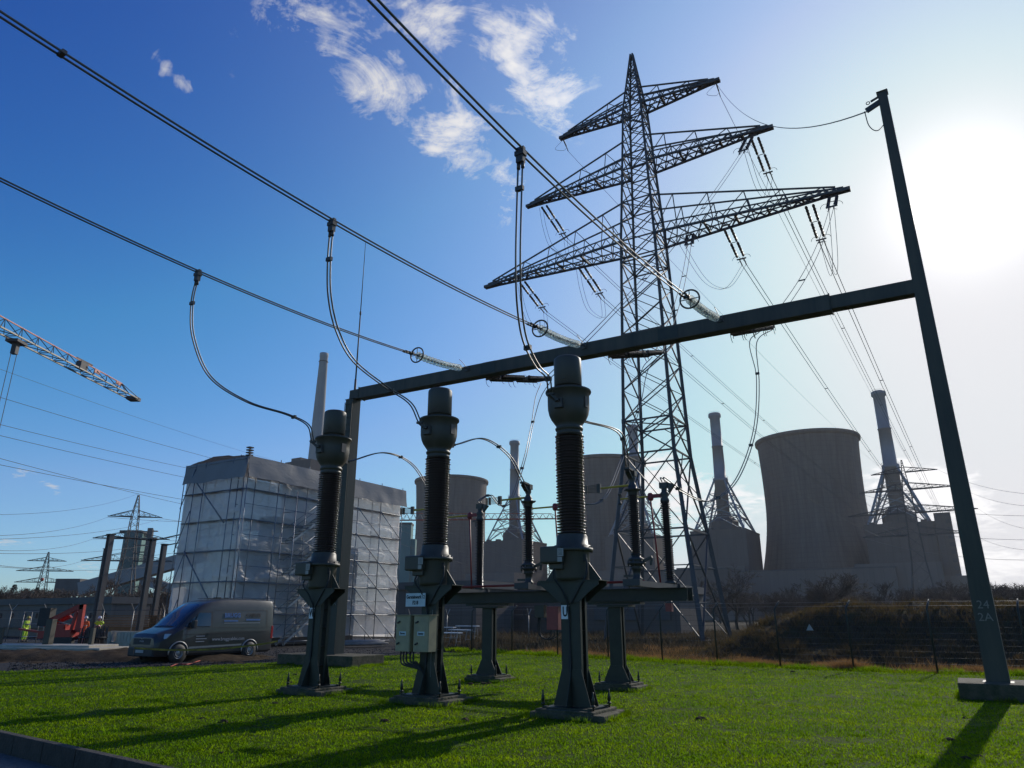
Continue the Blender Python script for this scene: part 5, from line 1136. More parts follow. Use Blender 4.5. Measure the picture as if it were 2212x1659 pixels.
# windscreen follows the front slope
vs = []; fs = []
for j in range(7):
    x = 1.90 - j * .19; s = vsec(x); zt = s[2]; w = s[5] + .10 - .02 * j
    for i in range(9): y = w * (i - 4) / 4; vs.append((x + .012, y, zt + .022 - .10 * (abs(y) / w) ** 4))
for j in range(6):
    for i in range(8): o = j * 9 + i; fs.append((o, o + 1, o + 10, o + 9))
MB().add(vs, fs, True).build('windscreen', M['vang'], van, local=True)
g = MB(); g.box((2.815, 0, .80), (.08, 1.16, .30)); gl = g.build('grille', M['trim'], van, local=True)
g = MB(); g.bar((2.845, -.62, .97), (2.855, -.1, .97), .012, .02); g.bar((2.855, -.1, .97), (2.87, 0, .93), .012, .02); g.bar((2.87, 0, .93), (2.855, .1, .97), .012, .02); g.bar((2.855, .1, .97), (2.845, .62, .97), .012, .02); g.build('chrome_strip', M['galv'], gl, local=True)
VW = lambda x, y, z: VO + Matrix.Rotation(VR, 3, 'Z') @ V((x, y, z))
VD = lambda x, y, z: Matrix.Rotation(VR, 3, 'Z') @ V((x, y, z))
text('MAN', .10, M['silver'], gl, VW(2.858, 0, .84), VD(0, 1, 0), UZ, sx=1.3)
b = MB(); b.box((2.80, 0, .42), (.16, 1.72, .36)); b.build('bumper', M['trim'], van, local=True, bevel=.05)
b = MB(); b.box((2.895, 0, .45), (.015, .52, .11)); b.build('number_plate', M['silver'], van, local=True)
b = MB(); b.box((-3.12, 0, .4), (.1, 1.8, .2)); b.build('rear_bumper', M['trim'], van, local=True, bevel=.03)
b = MB(); b.box((-.55, 0, 2.63), (.25, .25, .06)); b.build('roof_antenna', M['trim'], van, local=True)
for k in (-.5, 0, .5):
    b = MB(); b.box((-1.35, k, 2.603), (2.9, .05, .02)); b.build('roof_rib', M['van'], van, local=True)
# lettering on the left side (faces the camera); reading direction runs towards the rear
XD = VD(-1, 0, 0)
def vtext(s, size, m_, x, z, sx=1.0, bold=0):
    y0, y1 = sidey(x, z - .1), sidey(x, z + .1); up = VD(0, y1 - y0, .2); text(s, size, m_, van, VW(x, sidey(x, z) + .016, z), XD, up, sx=sx, bold=bold)
vtext('BRUGG', .26, M['bluel'], -.75, 1.86, 1.0, .012); vtext('CABLES', .24, M['darkl'], -1.92, 1.86, 1.0, .004)
panel([(-.30, 1.60), (-1.05, 1.60), (-1.05, 1.66), (-.30, 1.66)], 'lettering_bar', M['bluel'], .018); panel([(-1.5, 1.64), (-2.3, 1.64), (-2.3, 1.71), (-1.5, 1.71)], 'lettering_bar', M['bluel'], .018)
panel([(-.30, 1.53), (-2.3, 1.53), (-2.3, 1.545), (-.30, 1.545)], 'lettering_bar', M['silver'], .018)
vtext('www.bruggcables.com', .20, M['silver'], -.62, .87, .95, .002)
for k in range(3): panel([(1.05, 1.00 - k * .11), (.62 - .1 * (k % 2), 1.00 - k * .11), (.62 - .1 * (k % 2), 1.03 - k * .11), (1.05, 1.03 - k * .11)], 'small_print', M['silver'], .010, sub=2)
# ================================================================ fences
def fence_right():
    h = 2.0; t = thing('mesh_fence', V((*FENCE[5], 0)), 'green mesh fence with bent-top posts along the far edge of the lawn', 'fence')
    for i, (x, y) in enumerate(FENCE):
        p = V((x, y, 0)); d = (V((*FENCE[min(i + 1, len(FENCE) - 1)], 0)) - V((*FENCE[max(i - 1, 0)], 0))).normalized(); n = V((d.y, -d.x, 0)); n = n if n.y > 0 else -n
        m_ = MB(); m_.poly([p - UZ * .1, p + UZ * 2.02, p + UZ * 2.1 + n * .05 + d * .03, p + UZ * 2.32 + n * .25 + d * .12], .033, 8); m_.build('fence_post', M['steel'], t)
    for i in range(len(FENCE) - 1):
        a, b = V((*FENCE[i], 0)), V((*FENCE[i + 1], 0)); d = b - a; L_ = d.length; m_ = MB(); d.normalize(); nx = int(L_ / .05)
        for k in range(nx): p = a + d * (k + .5) * L_ / nx; m_.bar(p + UZ * .04, p + UZ * h, .003)
        r_ = (.005 if i < 7 else .006)
        for k in range(11): z = .05 + k * .195; n = V((d.y, -d.x, 0)) * .008; m_.bar(a + n + UZ * z, b + n + UZ * z, r_); m_.bar(a - n + UZ * z, b - n + UZ * z, r_)
        m_.build('mesh_panel', M['galvdark' if i > 6 else 'steel'], t)
    w = MB(); 
    for k in (0, 1): w.poly([V((x, y, 2.12 + k * .14)) + V((.09, .08, 0)) * (k + 1) for x, y in FENCE], .004, 4)
    w.build('barbed_wire', M['galv'], t)
fence_right()
def sign_tri(p, d, s, label, m1):
    o = MB(); n = V((d.y, -d.x, 0)); o.prism([p - d * s / 2, p + d * s / 2, p + UZ * s * .87], n * .01); r = o.build('warning_sign', M[m1]); tag(r, label, 'sign', 'warning signs'); return r
fd = (V((*FENCE[8], 0)) - V((*FENCE[7], 0))).normalized()
sign_tri(V((10.95, 27.6, 1.28)) + V((-.03, -.06, 0)), fd, .26, 'small pale triangular warning sign on the mesh fence before the dark bank', 'silver')
sign_tri(V((2.6, 36.1, 1.0)) + V((-.05, -.06, 0)), fd, .26, 'small yellow triangular warning sign on the fence right of the nearest transformer', 'yellow')
sign_tri(V((-.9, 39.8, 1.15)) + V((-.05, -.06, 0)), fd, .28, 'small yellow triangular warning sign on the fence right of the left platform post', 'yellow')
def yfence(pts, h, label, d_y=.45, wires=True):
    t = thing('security_fence', pts[0], label, 'fence'); pts = [V(p) for p in pts]; P_ = []
    for a, b in zip(pts, pts[1:]):
        n = max(1, round((b - a).length / 2.9)); P_ += [a.lerp(b, k / n) for k in range(n)]
    P_.append(pts[-1])
    for i, p in enumerate(P_):
        d = (P_[min(i + 1, len(P_) - 1)] - P_[max(i - 1, 0)]).normalized(); m_ = MB(); m_.tube(p, p + UZ * h, .032, n=6); m_.bar(p + UZ * h, p + UZ * (h + d_y) + d * .05 - U2 * .3, .045); m_.bar(p + UZ * h, p + UZ * (h + d_y) + d * .05 + U2 * .3, .04) if i % 2 else None
        m_.build('fence_post', M['galv'], t)
    for k, (a, b) in enumerate(zip(P_, P_[1:])):
        m_ = MB(); m_.tube(a + UZ * h, b + UZ * h, .022, n=5); d = b - a
        for j in range(1, 6): m_.bar(a + UZ * h * j / 6, b + UZ * h * j / 6, .006)
        for j in range(24): q = a + d * (j / 24); m_.bar(q, q + UZ * h, .005)
        m_.build('mesh_panel', M['galvdark'], t)
yfence([(-46, 57, 0), (-34, 54.5, 0), (-24, 51.5, 0)], 2.2, 'galvanised security fence with forked tops behind the site workers')
yfence([(-8.2, 60, 0), (-2, 57.5, 0), (4.5, 55, 0)], 1.9, 'galvanised security fence with forked tops beyond the lawn at centre')
# ================================================================ bank on the right
BF = V((8.1, 30.0, 0)); BDIR = V((.80, -.60, 0)); BN = V((.60, .80, 0))
def ss(x, a, b): x = min(1, max(0, (x - a) / (b - a))); return x * x * (3 - 2 * x)
def bermh(t, d):
    w = 1.2 * noise.noise(V((t * .25, 0, 3))); h = 2.22 * ss(t, -5.5 + .1 * d, 1.2 + .1 * d) * ss(d, 1.9 + w * .2, 8.0 + w * .5)
    h += .75 * ss(t, 6, 13) * ss(d, 12, 16) + .35 * noise.noise(V((t * .5, d * .5, 1))) * ss(d, 1, 4) * ss(t, -3, 3) + .14 * noise.noise(V((t * 1.8, d * 1.8, 1))) + .1 * noise.noise(V((t * 4, d * 4, 1))) * ss(d, .6, 2)
    return h - .1
vs = []; fs = []; nt_, nd_ = 170, 110
for j in range(nd_ + 1):
    for i in range(nt_ + 1): t_ = -9 + 55 * i / nt_; d_ = .35 + 30 * (j / nd_) ** 1.3; p = BF + BDIR * t_ + BN * d_; vs.append((p.x, p.y, bermh(t_, d_) - (.3 if j == nd_ or i == 0 else 0)))
for j in range(nd_):
    for i in range(nt_): o = j * (nt_ + 1) + i; fs.append((o, o + 1, o + nt_ + 2, o + nt_ + 1))
bk = MB().add(vs, fs, True).build('earth_bank', M['berm']); tag(bk, kind='structure')
def leafmat(name, col, col2, tr=.4):
    return mat(name, col, .7, 0, .3, 2.5, col2=col2, trans=tr, world=True)
M['scrub'] = leafmat('dark bramble scrub', (.05, .042, .014), (.12, .075, .03), .5); M['dry2'] = leafmat('withered brown grass', (.05, .035, .018), (.10, .07, .03), .4); M['dry'] = leafmat('dry brown grass', (.20, .10, .035), (.36, .20, .07), .55)
rg = rnd(3); vs = []; fs = []
def blade(vs, fs, p, h, w, rg, lean=.7):
    a, b = rg.random() * 6.28, rg.random() * 6.28; l = h * rg.uniform(.2, lean); o = len(vs); ca, sa = math.cos(a) * w, math.sin(a) * w
    vs += [(p.x - ca, p.y - sa, p.z), (p.x + ca, p.y + sa, p.z), (p.x + math.cos(b) * l, p.y + math.sin(b) * l, p.z + h)]; fs.append((o, o + 1, o + 2))
for i in range(52000):
    t_, d_ = rg.uniform(-6, 22), 2.0 + 9 * rg.random() ** 1.2; f = noise.noise(V((t_ * .9, d_ * .9, 8)))
    if t_ < -1.5 and rg.random() < .4: continue
    h0 = bermh(t_, d_); p = BF + BDIR * t_ + BN * d_ + UZ * (h0 - .03); blade(vs, fs, p, rg.uniform(.06, .3) * (1 + f), rg.uniform(.012, .035), rg, 1.1)
tag(MB().add(vs, fs).build('bramble_scrub', M['scrub']), 'dark matted brambles covering the earth bank behind the fence', 'scrub', kind='stuff')
vs = []; fs = []
for i in range(60000):
    k = rg.randrange(2, len(FENCE) - 1); a, b = V((*FENCE[k], 0)), V((*FENCE[k + 1], 0)); p = a.lerp(b, rg.random()); far = 3.0 if k > 5 else 13.0
    q = rg.random() ** 2 * far if k <= 5 else abs(rg.gauss(.55, .5)); p = p + V((.55, .75, 0)) * (.25 + q); f = noise.noise(V((p.x * .7, p.y * .7, 3)))
    if f < -.15: continue
    if k > 5:
        rel = p - BF; p.z = bermh(rel.dot(BDIR), rel.dot(BN)) - .02
    else: p.z = -.1
    blade(vs, fs, p, rg.uniform(.08, .32) * (.9 + f * 1.2), rg.uniform(.008, .02), rg, 1.3)
tag(MB().add(vs, fs).build('dry_grass', M['dry']), 'rusty brown dead grass heaped along the fence foot', 'dry grass', kind='stuff')
# rough debris field beyond the fence, centre
vs = []; fs = []
for i in range(9000):
    y = rg.uniform(41, 62); x = rg.uniform(-.12, .30) * y; f = noise.noise(V((x * .3, y * .3, 2)))
    if f < -.1: continue
    p = V((x, y, -.1)); r = rg.uniform(.04, .20); h = r * rg.uniform(.6, 1.6) * (1 + f); a = rg.random() * 6; o = len(vs)
    vs += [(p.x + math.cos(a + q * 2.1) * r, p.y + math.sin(a + q * 2.1) * r, -.1) for q in range(3)] + [(p.x, p.y, -.1 + h)]; fs += [(o, o + 1, o + 3), (o + 1, o + 2, o + 3), (o + 2, o, o + 3)]
tag(MB().add(vs, fs).build('rubble', M['berm']), 'dark churned earth and rubble beyond the fence', 'rubble', kind='stuff')
# rank winter grass over the waste ground
vs = []; fs = []
for i in range(42000):
    y = 38 + 62 * rg.random() ** 1.4; x = rg.uniform(-.10, .62) * y; f = noise.noise(V((x * .12, y * .12, 6))) + .5 * noise.noise(V((x * .5, y * .5, 1)))
    rel = V((x, y, 0)) - BF
    if f < -.2 or rel.dot(BN) < 4 or (rel.dot(BN) < 31 and rel.dot(BDIR) > -7): continue
    blade(vs, fs, V((x, y, -.12)), rg.uniform(.2, .75) * (.8 + f), rg.uniform(.015, .04), rg, .8)
tag(MB().add(vs, fs).build('winter_grass', M['dry2']), 'rank brown winter grass on the waste ground beyond the fence', 'rough grass', kind='stuff')
# mud heap at left
vs = []; fs = []
for j in range(31):
    for i in range(71): x = -27 + 16.5 * i / 70; y = 30.5 + 7 * j / 30; h = .42 * ss(j, 4, 14) * (1 - ss(j, 20, 30)) * (1 - ss(i, 55, 70)) + .14 * noise.noise(V((x * 1.2, y * 1.2, 0))) + .07 * noise.noise(V((x * 3.2, y * 3.2, 5))); vs.append((x, y, -.12 + max(-.05, h)))
for j in range(30):
    for i in range(70): o = j * 71 + i; fs.append((o, o + 1, o + 72, o + 71))
M['mud'] = gmat('churned brown mud', [(.03, .022, .015), (.06, .042, .026), (.09, .065, .04)], 2.0)
tag(MB().add(vs, fs, True).build('mud_bank', M['mud']), kind='structure')
M['colg'] = mat('weathered column paint', (.17, .145, .125), .6, 0, .15, 1.5)
# ================================================================ site clutter, left
def colm(u, Yc, ztop, label, w=.36):
    p = P(u, 1345, Yc).xy.to_3d(); t = thing('steel_column', p, label, 'steel column', 'bare steel columns at left'); m_ = MB()
    m_.box(p + UZ * ztop / 2, (w, .03, ztop), RZ)
    for s in (-1, 1): m_.box(p + U1 * s * w / 2 + UZ * ztop / 2, (.04, w * .9, ztop), RZ)
    m_.build('shaft', M['colg'], t); q = MB(); q.box(p + UZ * .05, (w + .3, w + .3, .1), RZ); q.box(p + UZ * (ztop + .02), (w + .1, w + .1, .05), RZ); q.build('end_plate', M['gantry'], t); return p
def ztop(v, Y): return P(1106, v, Y).z
c1 = colm(207, 55, ztop(1155, 55), 'nearest bare steel column, left of the green bunker tower', .4); c0 = colm(203, 63, ztop(1186, 63), 'bare steel column just behind the leftmost one')
c2 = colm(303, 57, ztop(1165, 57), 'bare steel column right of the green bunker tower', .38); c3 = colm(330, 60, ztop(1176, 60), 'rightmost bare steel column, near the scaffold corner', .36)
onewire([c1 + UZ * (ztop(1155, 55) - .1), c2 + UZ * (ztop(1165, 57) - .1), S(SW, 5, 8.4)], .05, 'thin steel tie bar linking the tops of the left columns', None, 'gantry', 'tie_bar', 'tie bar')
onewire([c3 + UZ * (ztop(1176, 60) - .1), S(SW, 7, 8.2)], .05, 'short steel tie bar from the rightmost column to the scaffold', None, 'gantry', 'tie_bar', 'tie bar')
cs = thing('concrete_plinth', (-21.6, 36.3, 0), 'long low concrete plinth with steel stubs at the left edge', 'foundation', None, R(-10)); m_ = MB(); m_.box((-2, 0, .18), (10.0, 2.4, .42)); m_.box((-2.4, .1, .42), (9.2, 2.0, .14)); m_.build('base', M['concl'], cs, local=True, bevel=.02)
for k, x in enumerate((-3.4, -.9, 1.3)): m_ = MB(); m_.box((x, -.1 + .2 * k, 1.0 if k == 1 else .8), (.34 if k == 1 else .18, .3 if k == 1 else .16, 1.3 if k == 1 else .9)); m_.build('steel_stub', M['gantry'], cs, local=True)
bp_ = thing('pole_bundle', P(207, 1345, 39).xy.to_3d(), 'dark upright bundle of thin timber poles by the yellow-vested worker', 'pole bundle'); m_ = MB(); rg = rnd(9); c = P(207, 1345, 39).xy.to_3d()
for k in range(90): a = rg.random() * 6.28; r = rg.uniform(.2, .62); b = c + V((math.cos(a) * r * 1.15, math.sin(a) * r, -.05)); m_.tube(b, b + V((rg.uniform(-.1, .1) - (b.x - c.x) * .12, rg.uniform(-.1, .1), rg.uniform(1.05, 1.35))), .022, n=5)
m_.build('poles', M['bark'], bp_); m_ = MB(); m_.torus(c + UZ * .75, UZ, .66, .03, 20, 5); m_.build('strap', M['black'], bp_)
def trough(u, v, Y, w, label):
    c = P(u, v, Y).xy.to_3d(); t = thing('concrete_trough', c, label, 'concrete element', 'pale concrete elements', RZ); m_ = MB(); m_.box((0, 0, .12), (w, 2.0, .24)); m_.box((0, -.95, .5), (w, .14, .7)); m_.box((0, .95, .5), (w, .14, .7)); m_.build('trough', M['concl'], t, local=True)
    for k in range(int(w / .35)): MB().box((-w / 2 + .3 + k * .35, -1.03, .5), (.08, .03, .55)).build('rib', M['concl'], t, local=True)
trough(245, 1345, 50, 3.2, 'pale ribbed concrete trough right of the pole bundle'); trough(308, 1345, 49, 2.4, 'pale ribbed concrete trough in front of the right columns')
# red spider lift
lf = thing('spider_lift', P(120, 1345, 48).xy.to_3d(), 'red tracked boom lift, folded, between the plinth stub and the orange worker', 'boom lift')
Q = lambda u, v, Y=48.0: P(u, v, Y)
m_ = MB()
for s in (-.5, .5):
    m_.bar(Q(96, 1384, 48 + s) , Q(158, 1384, 48 + s), .35, .42)
m_.build('track', M['black'], lf)
m_ = MB(); m_.bar(Q(92, 1371), Q(162, 1368), 1.0, .45); m_.box(Q(132, 1358), (.8, .8, .5)); m_.build('chassis', M['liftred'], lf)
def plate(pts, th=.3, Y=48.0): return [Q(u, v, Y - th / 2) for u, v in pts], V((0, th, 0))
m_ = MB(); m_.prism(*plate([(89, 1352), (92, 1343), (168, 1306), (181, 1306), (178, 1315), (160, 1320), (96, 1354)])); m_.prism(*plate([(100, 1351), (150, 1329), (154, 1334), (104, 1356)], .2, 48.4)); m_.build('lower_boom', M['liftred'], lf)
m_ = MB(); m_.prism(*plate([(172, 1306), (181, 1306), (172, 1366), (160, 1366)])); m_.prism(*plate([(162, 1320), (167, 1322), (156, 1362), (150, 1360)], .2)); m_.build('upper_boom', M['liftred'], lf)
m_ = MB(); m_.prism(*plate([(103, 1356), (108, 1355), (127, 1388), (122, 1390)], .14)); m_.prism(*plate([(158, 1377), (213, 1350), (215, 1355), (160, 1382)], .16)); m_.prism(*plate([(40, 1357), (92, 1364), (92, 1369), (40, 1361)], .14)); m_.build('outrigger', M['liftred'], lf)
m_ = MB(); m_.tube(Q(112, 1346), Q(134, 1358), .05, n=6); m_.tube(Q(118, 1340), Q(150, 1350), .04, n=6); m_.build('hydraulic_ram', M['galv'], lf)
m_ = MB(); m_.box(Q(101, 1333), (.7, .6, 1.1)); m_.build('counterweight', M['black'], lf)
ca = thing('access_cage', Q(75, 1352, 50), 'small galvanised tubular cage standing left of the red boom lift', 'cage'); m_ = MB(); c = Q(75, 1345, 50).xy.to_3d()
for x in (-.55, .55):
    for y in (-.4, .4): m_.tube(c + V((x, y, 0)), c + V((x, y, 2.1)), .025, n=5)
for z in (.5, 1.3, 2.1):
    for y in (-.4, .4): m_.tube(c + V((-.55, y, z)), c + V((.55, y, z)), .022, n=5)
    for x in (-.55, .55): m_.tube(c + V((x, -.4, z)), c + V((x, .4, z)), .022, n=5)
m_.build('frame', M['galv'], ca)
# cable barrow of white trestles near the scaffold's right foot
def trestle(c, w, h, label):
    t = thing('trestle_bench', c, label, 'trestle', 'steel trestles with pale boards', RZ + rg.uniform(-.3, .3)); m_ = MB()
    for x in (-w / 2, w / 2):
        for s in (-1, 1): m_.bar((x, s * .3, 0), (x, s * .12, h), .035)
        m_.bar((x, -.22, h * .4), (x, .22, h * .4), .03)
    m_.bar((-w / 2, 0, h * .7), (w / 2, 0, h * .7), .03); m_.build('leg_frame', M['galv'], t, local=True)
    m_ = MB(); m_.box((0, 0, h + .03), (w + .3, .5, .05)); m_.build('board', M['white'], t, local=True)
W_ = ['front one left of the fence corner', 'behind the cream cabinets, leftmost', 'second from the fence corner', 'tallest, in the middle of the group', 'rearmost near the fence post', 'low one beside the kerb']
for i, (u, Y, w, h) in enumerate(((970, 46, 1.4, .8), (885, 50, 1.5, 1.0), (995, 50, 1.6, .9), (1010, 54, 1.4, 1.1), (955, 55, 1.8, 1.0), (900, 45, 1.2, .6))): trestle(P(u, 1345, Y).xy.to_3d(), w, h, 'small steel trestle with pale board, ' + W_[i])
ps = thing('tube_stack', P(775, 1345, 47).xy.to_3d(), 'loose stack of scaffold tubes lying at the scaffold foot', 'tube stack'); m_ = MB(); c = P(775, 1345, 47).xy.to_3d()
for k in range(22): o = V((rg.uniform(-.4, .4), rg.uniform(-.7, .7), .05 + .07 * (k // 5))); m_.tube(c + o - V((1.6, .2, 0)), c + o + V((1.6, .2 + rg.uniform(-.2, .2), rg.uniform(0, .1))), .03, n=5)
m_.build('tubes', M['galv'], ps)
# orange hose and tape
onewire(spline([G(368, 1440), G(385, 1434), G(405, 1435), G(432, 1427)], 6), .022, 'short orange hose lying on the grass edge in front of the van', None, 'cranered', 'hose', 'hose')
mt_ = MB(); pts = spline([P(290, 1400, 30.2), P(370, 1404, 30.6), P(470, 1402, 31.4), P(560, 1392, 32.3), P(600, 1385, 33.0)], 8)
for a, b in zip(pts, pts[1:]): mt_.add([a - UZ * .035, b - UZ * .035, b + UZ * .035, a + UZ * .035], [(0, 1, 2, 3)])
M['tape'] = mat('yellow plastic tape', (.30, .24, .03), .5, 0, .5, 3, trans=.3, world=True)
tp_ = mt_.build('barrier_tape', M['tape']); so_ = tp_.modifiers.new('solid', 'SOLIDIFY'); so_.thickness = .003; tag(tp_, 'slack yellow barrier tape strung low across the side of the van', 'tape')
for i, q in enumerate((pts[0], pts[-1])):
    m_ = MB(); m_.tube((q.x, q.y, -.1), (q.x, q.y, q.z + .05), .012, n=6); tag(m_.build('tape_stake', M['bark']), 'thin stake holding the %s end of the yellow tape' % ['left', 'right'][i], 'stake', 'tape stakes')
hall('site_container_row', P(75, 1345, 104).xy.to_3d() - U1 * 0, (44, 5, 3.3), 'long pale site cabin row with dark windows at the far left', 'clad2', 14)
hall('cable_trough_wall', P(90, 1345, 70).xy.to_3d(), (22, 1.2, .8), 'low pale concrete wall crossing behind the red lift', 'clad2', 0, 'wall')
sp_ = thing('spoil_board', P(305, 1345, 62).xy.to_3d(), 'stack of orange-brown timber boards behind the concrete troughs', 'timber stack'); m_ = MB()
for k in range(8): m_.box(P(300, 1345, 60).xy.to_3d() + V((rg.uniform(-.3, .3), 0, 1.0 + .12 * k)), (6.5, 1.2, .06), rg.uniform(-.1, .1))
m_.box(P(300, 1345, 60).xy.to_3d() + UZ * .5, (5.5, 1.1, 1.0)); M['timber'] = mat('orange timber', (.30, .12, .04), .8, 0, .2, 3); m_.build('boards', M['timber'], sp_)
# ================================================================ people
def skinmesh(nodes, edges, name, mat_, parent=None, root=0, sub=2):
    me = bpy.data.meshes.new(name); me.from_pydata([n[0] for n in nodes], edges, []); o = bpy.data.objects.new(name, me); COL.objects.link(o)
    sk = o.modifiers.new('skin', 'SKIN'); sk.use_smooth_shade = True
    for v, n in zip(me.skin_vertices[0].data, nodes): r = n[1]; v.radius = r if isinstance(r, tuple) else (r, r)
    me.skin_vertices[0].data[root].use_root = True
    ss_ = o.modifiers.new('sub', 'SUBSURF'); ss_.levels = sub; ss_.render_levels = sub
    dg = bpy.context.evaluated_depsgraph_get(); m2 = bpy.data.meshes.new_from_object(o.evaluated_get(dg)); bpy.data.objects.remove(o); m2.materials.clear(); m2.materials.append(mat_); m2.name = name
    for p in m2.polygons: p.use_smooth = True
    o = bpy.data.objects.new(name, m2); COL.objects.link(o); o.parent = parent; return o
M['skinc'] = mat('skin', (.42, .24, .17), .6, 0, .08, 10); M['hivo'] = mat('orange hi-vis cloth', (.75, .14, .03), .7, 0, .1, 8); M['hivy'] = mat('yellow hi-vis cloth', (.55, .75, .04), .7, 0, .1, 8); M['navy'] = mat('dark work trousers', (.03, .035, .05), .85, 0, .15, 12); M['helm'] = mat('white helmet', (.7, .7, .68), .35, 0, .04, 10)
def person(loc, rz, label, cloth, bend=0.0, arms=((.25, -.45, 1.02), (-.25, -.42, 1.05)), tro='navy', helm='helm'):
    t = thing('person', loc, label, 'person', 'site workers in hi-vis clothing', rz); B = bend
    pel = (0, 0, .94); sp1 = (0, -.05 * B * 3, 1.12); ch = (0, -.14 * B * 3, 1.34); nk = (0, -.2 * B * 3, 1.50); hd = (0, -.22 * B * 3 - .01, 1.62); ht = (0, -.23 * B * 3, 1.72)
    sh = [(s * .19, ch[1], 1.42) for s in (1, -1)]; hip = [(s * .10, 0, .90) for s in (1, -1)]; kn = [(s * .12, -.03, .50) for s in (1, -1)]; an = [(s * .13, .02, .09) for s in (1, -1)]; to = [(s * .15, -.15, .04) for s in (1, -1)]
    wr = [V(a) for a in arms]; el = [(V(sh[i]) + wr[i]) / 2 + V((.06 * (1 - 2 * i), .08, -.08)) for i in (0, 1)]
    nodes = [(pel, (.155, .11)), (sp1, (.14, .10)), (ch, (.165, .11)), (nk, .055), (hd, (.075, .09)), (ht, (.07, .08))]; E = [(0, 1), (1, 2), (2, 3), (3, 4), (4, 5)]
    nodes.append(((hd[0], hd[1] - .10, hd[2] - .01), .014)); E.append((4, 6))
    def ad(p, r, par): nodes.append((tuple(p), r)); E.append((par, len(nodes) - 1)); return len(nodes) - 1
    for i in (0, 1):
        a = ad(sh[i], .06, 2); a = ad(el[i], .045, a); a = ad(wr[i], .028, a); d = (wr[i] - el[i]).normalized(); palm = wr[i] + d * .06; pa = ad(palm, (.036, .018), a); x = d.cross(UZ).normalized()
        for f in range(4): o_ = x * (f - 1.5) * .018; q = ad(palm + d * .045 + o_, .008, pa); ad(palm + d * (.08 - abs(f - 1.4) * .008) + o_ - UZ * .02, .007, q)
        ad(palm + x * .045 * (1 - 2 * i) + d * .02, .009, pa)
        a = ad(hip[i], .085, 0); a = ad(kn[i], .058, a); a = ad(an[i], .042, a); ad(to[i], (.045, .03), a)
    skinmesh(nodes, E, 'body', M['skinc'], t)
    J = [(pel, (.175, .13)), (sp1, (.165, .125)), (ch, (.19, .13)), ((nk[0], nk[1], 1.46), .08)]; JE = [(0, 1), (1, 2), (2, 3)]
    for i in (0, 1): n0 = len(J); J += [(sh[i], .085), (tuple(el[i]), .068), (tuple(el[i].lerp(wr[i], .88)), .05)]; JE += [(2, n0), (n0, n0 + 1), (n0 + 1, n0 + 2)]
    skinmesh(J, JE, 'jacket', M[cloth], t)
    T = [(pel, (.165, .12))]; TE = []
    for i in (0, 1): n0 = len(T); T += [(hip[i], .105), (kn[i], .08), ((an[i][0], an[i][1], .12), .065)]; TE += [(0, n0), (n0, n0 + 1), (n0 + 1, n0 + 2)]
    skinmesh(T, TE, 'trousers', M[tro], t)
    h = MB(); h.lathe([(.125, 1.665 - 1.72), (.118, 0), (.09, .06), (.04, .09), (.0, .095)], (ht[0], ht[1], ht[2]), 16, cap=False); h.lathe([(.10, -.055), (.145, -.06), (.145, -.05), (.10, -.045)], ht, 16, cap=False); h.box((ht[0], ht[1] - .14, ht[2] - .055), (.14, .07, .012)); h.build('helmet', M[helm], t, local=True)
    for i in (0, 1): b = MB(); b.box((to[i][0] - .01 * (1 - 2 * i), -.07, .05), (.11, .29, .11)); b.build('boot', M['black'], t, local=True, bevel=.03)
    st = MB()
    if cloth in ('hivo', 'hivy'): st.lathe([(.176, -.02), (.180, 0), (.176, .03)], (0, ch[1] * .6, 1.2), 16, cap=False); st.build('reflective_band', M['silver'], t, local=True)
    return t
person(P(183, 1345, 50).xy.to_3d(), R(200), 'worker in orange hi-vis suit and white helmet beside the red lift', 'hivo', .3, ((.22, -.25, 1.0), (-.16, -.38, 1.1)), 'hivo')
person(P(215, 1345, 50).xy.to_3d(), R(20), 'worker in yellow hi-vis jacket and white helmet behind the pole bundle', 'hivy', .2, ((.2, -.3, 1.4), (-.15, -.36, 1.42)))
person(P(58, 1345, 56).xy.to_3d(), R(80), 'distant worker in yellow hi-vis suit standing inside the tubular cage', 'hivy', .1, ((.28, -.1, .9), (-.25, -.15, .92)), 'hivy', 'yellow')
person(P(140, 1345, 53).xy.to_3d() , R(-60), 'worker in dark jacket and yellow helmet leaning behind the red boom', 'navy', .5, ((.3, -.4, 1.2), (-.1, -.45, 1.15)), 'navy', 'yellow')
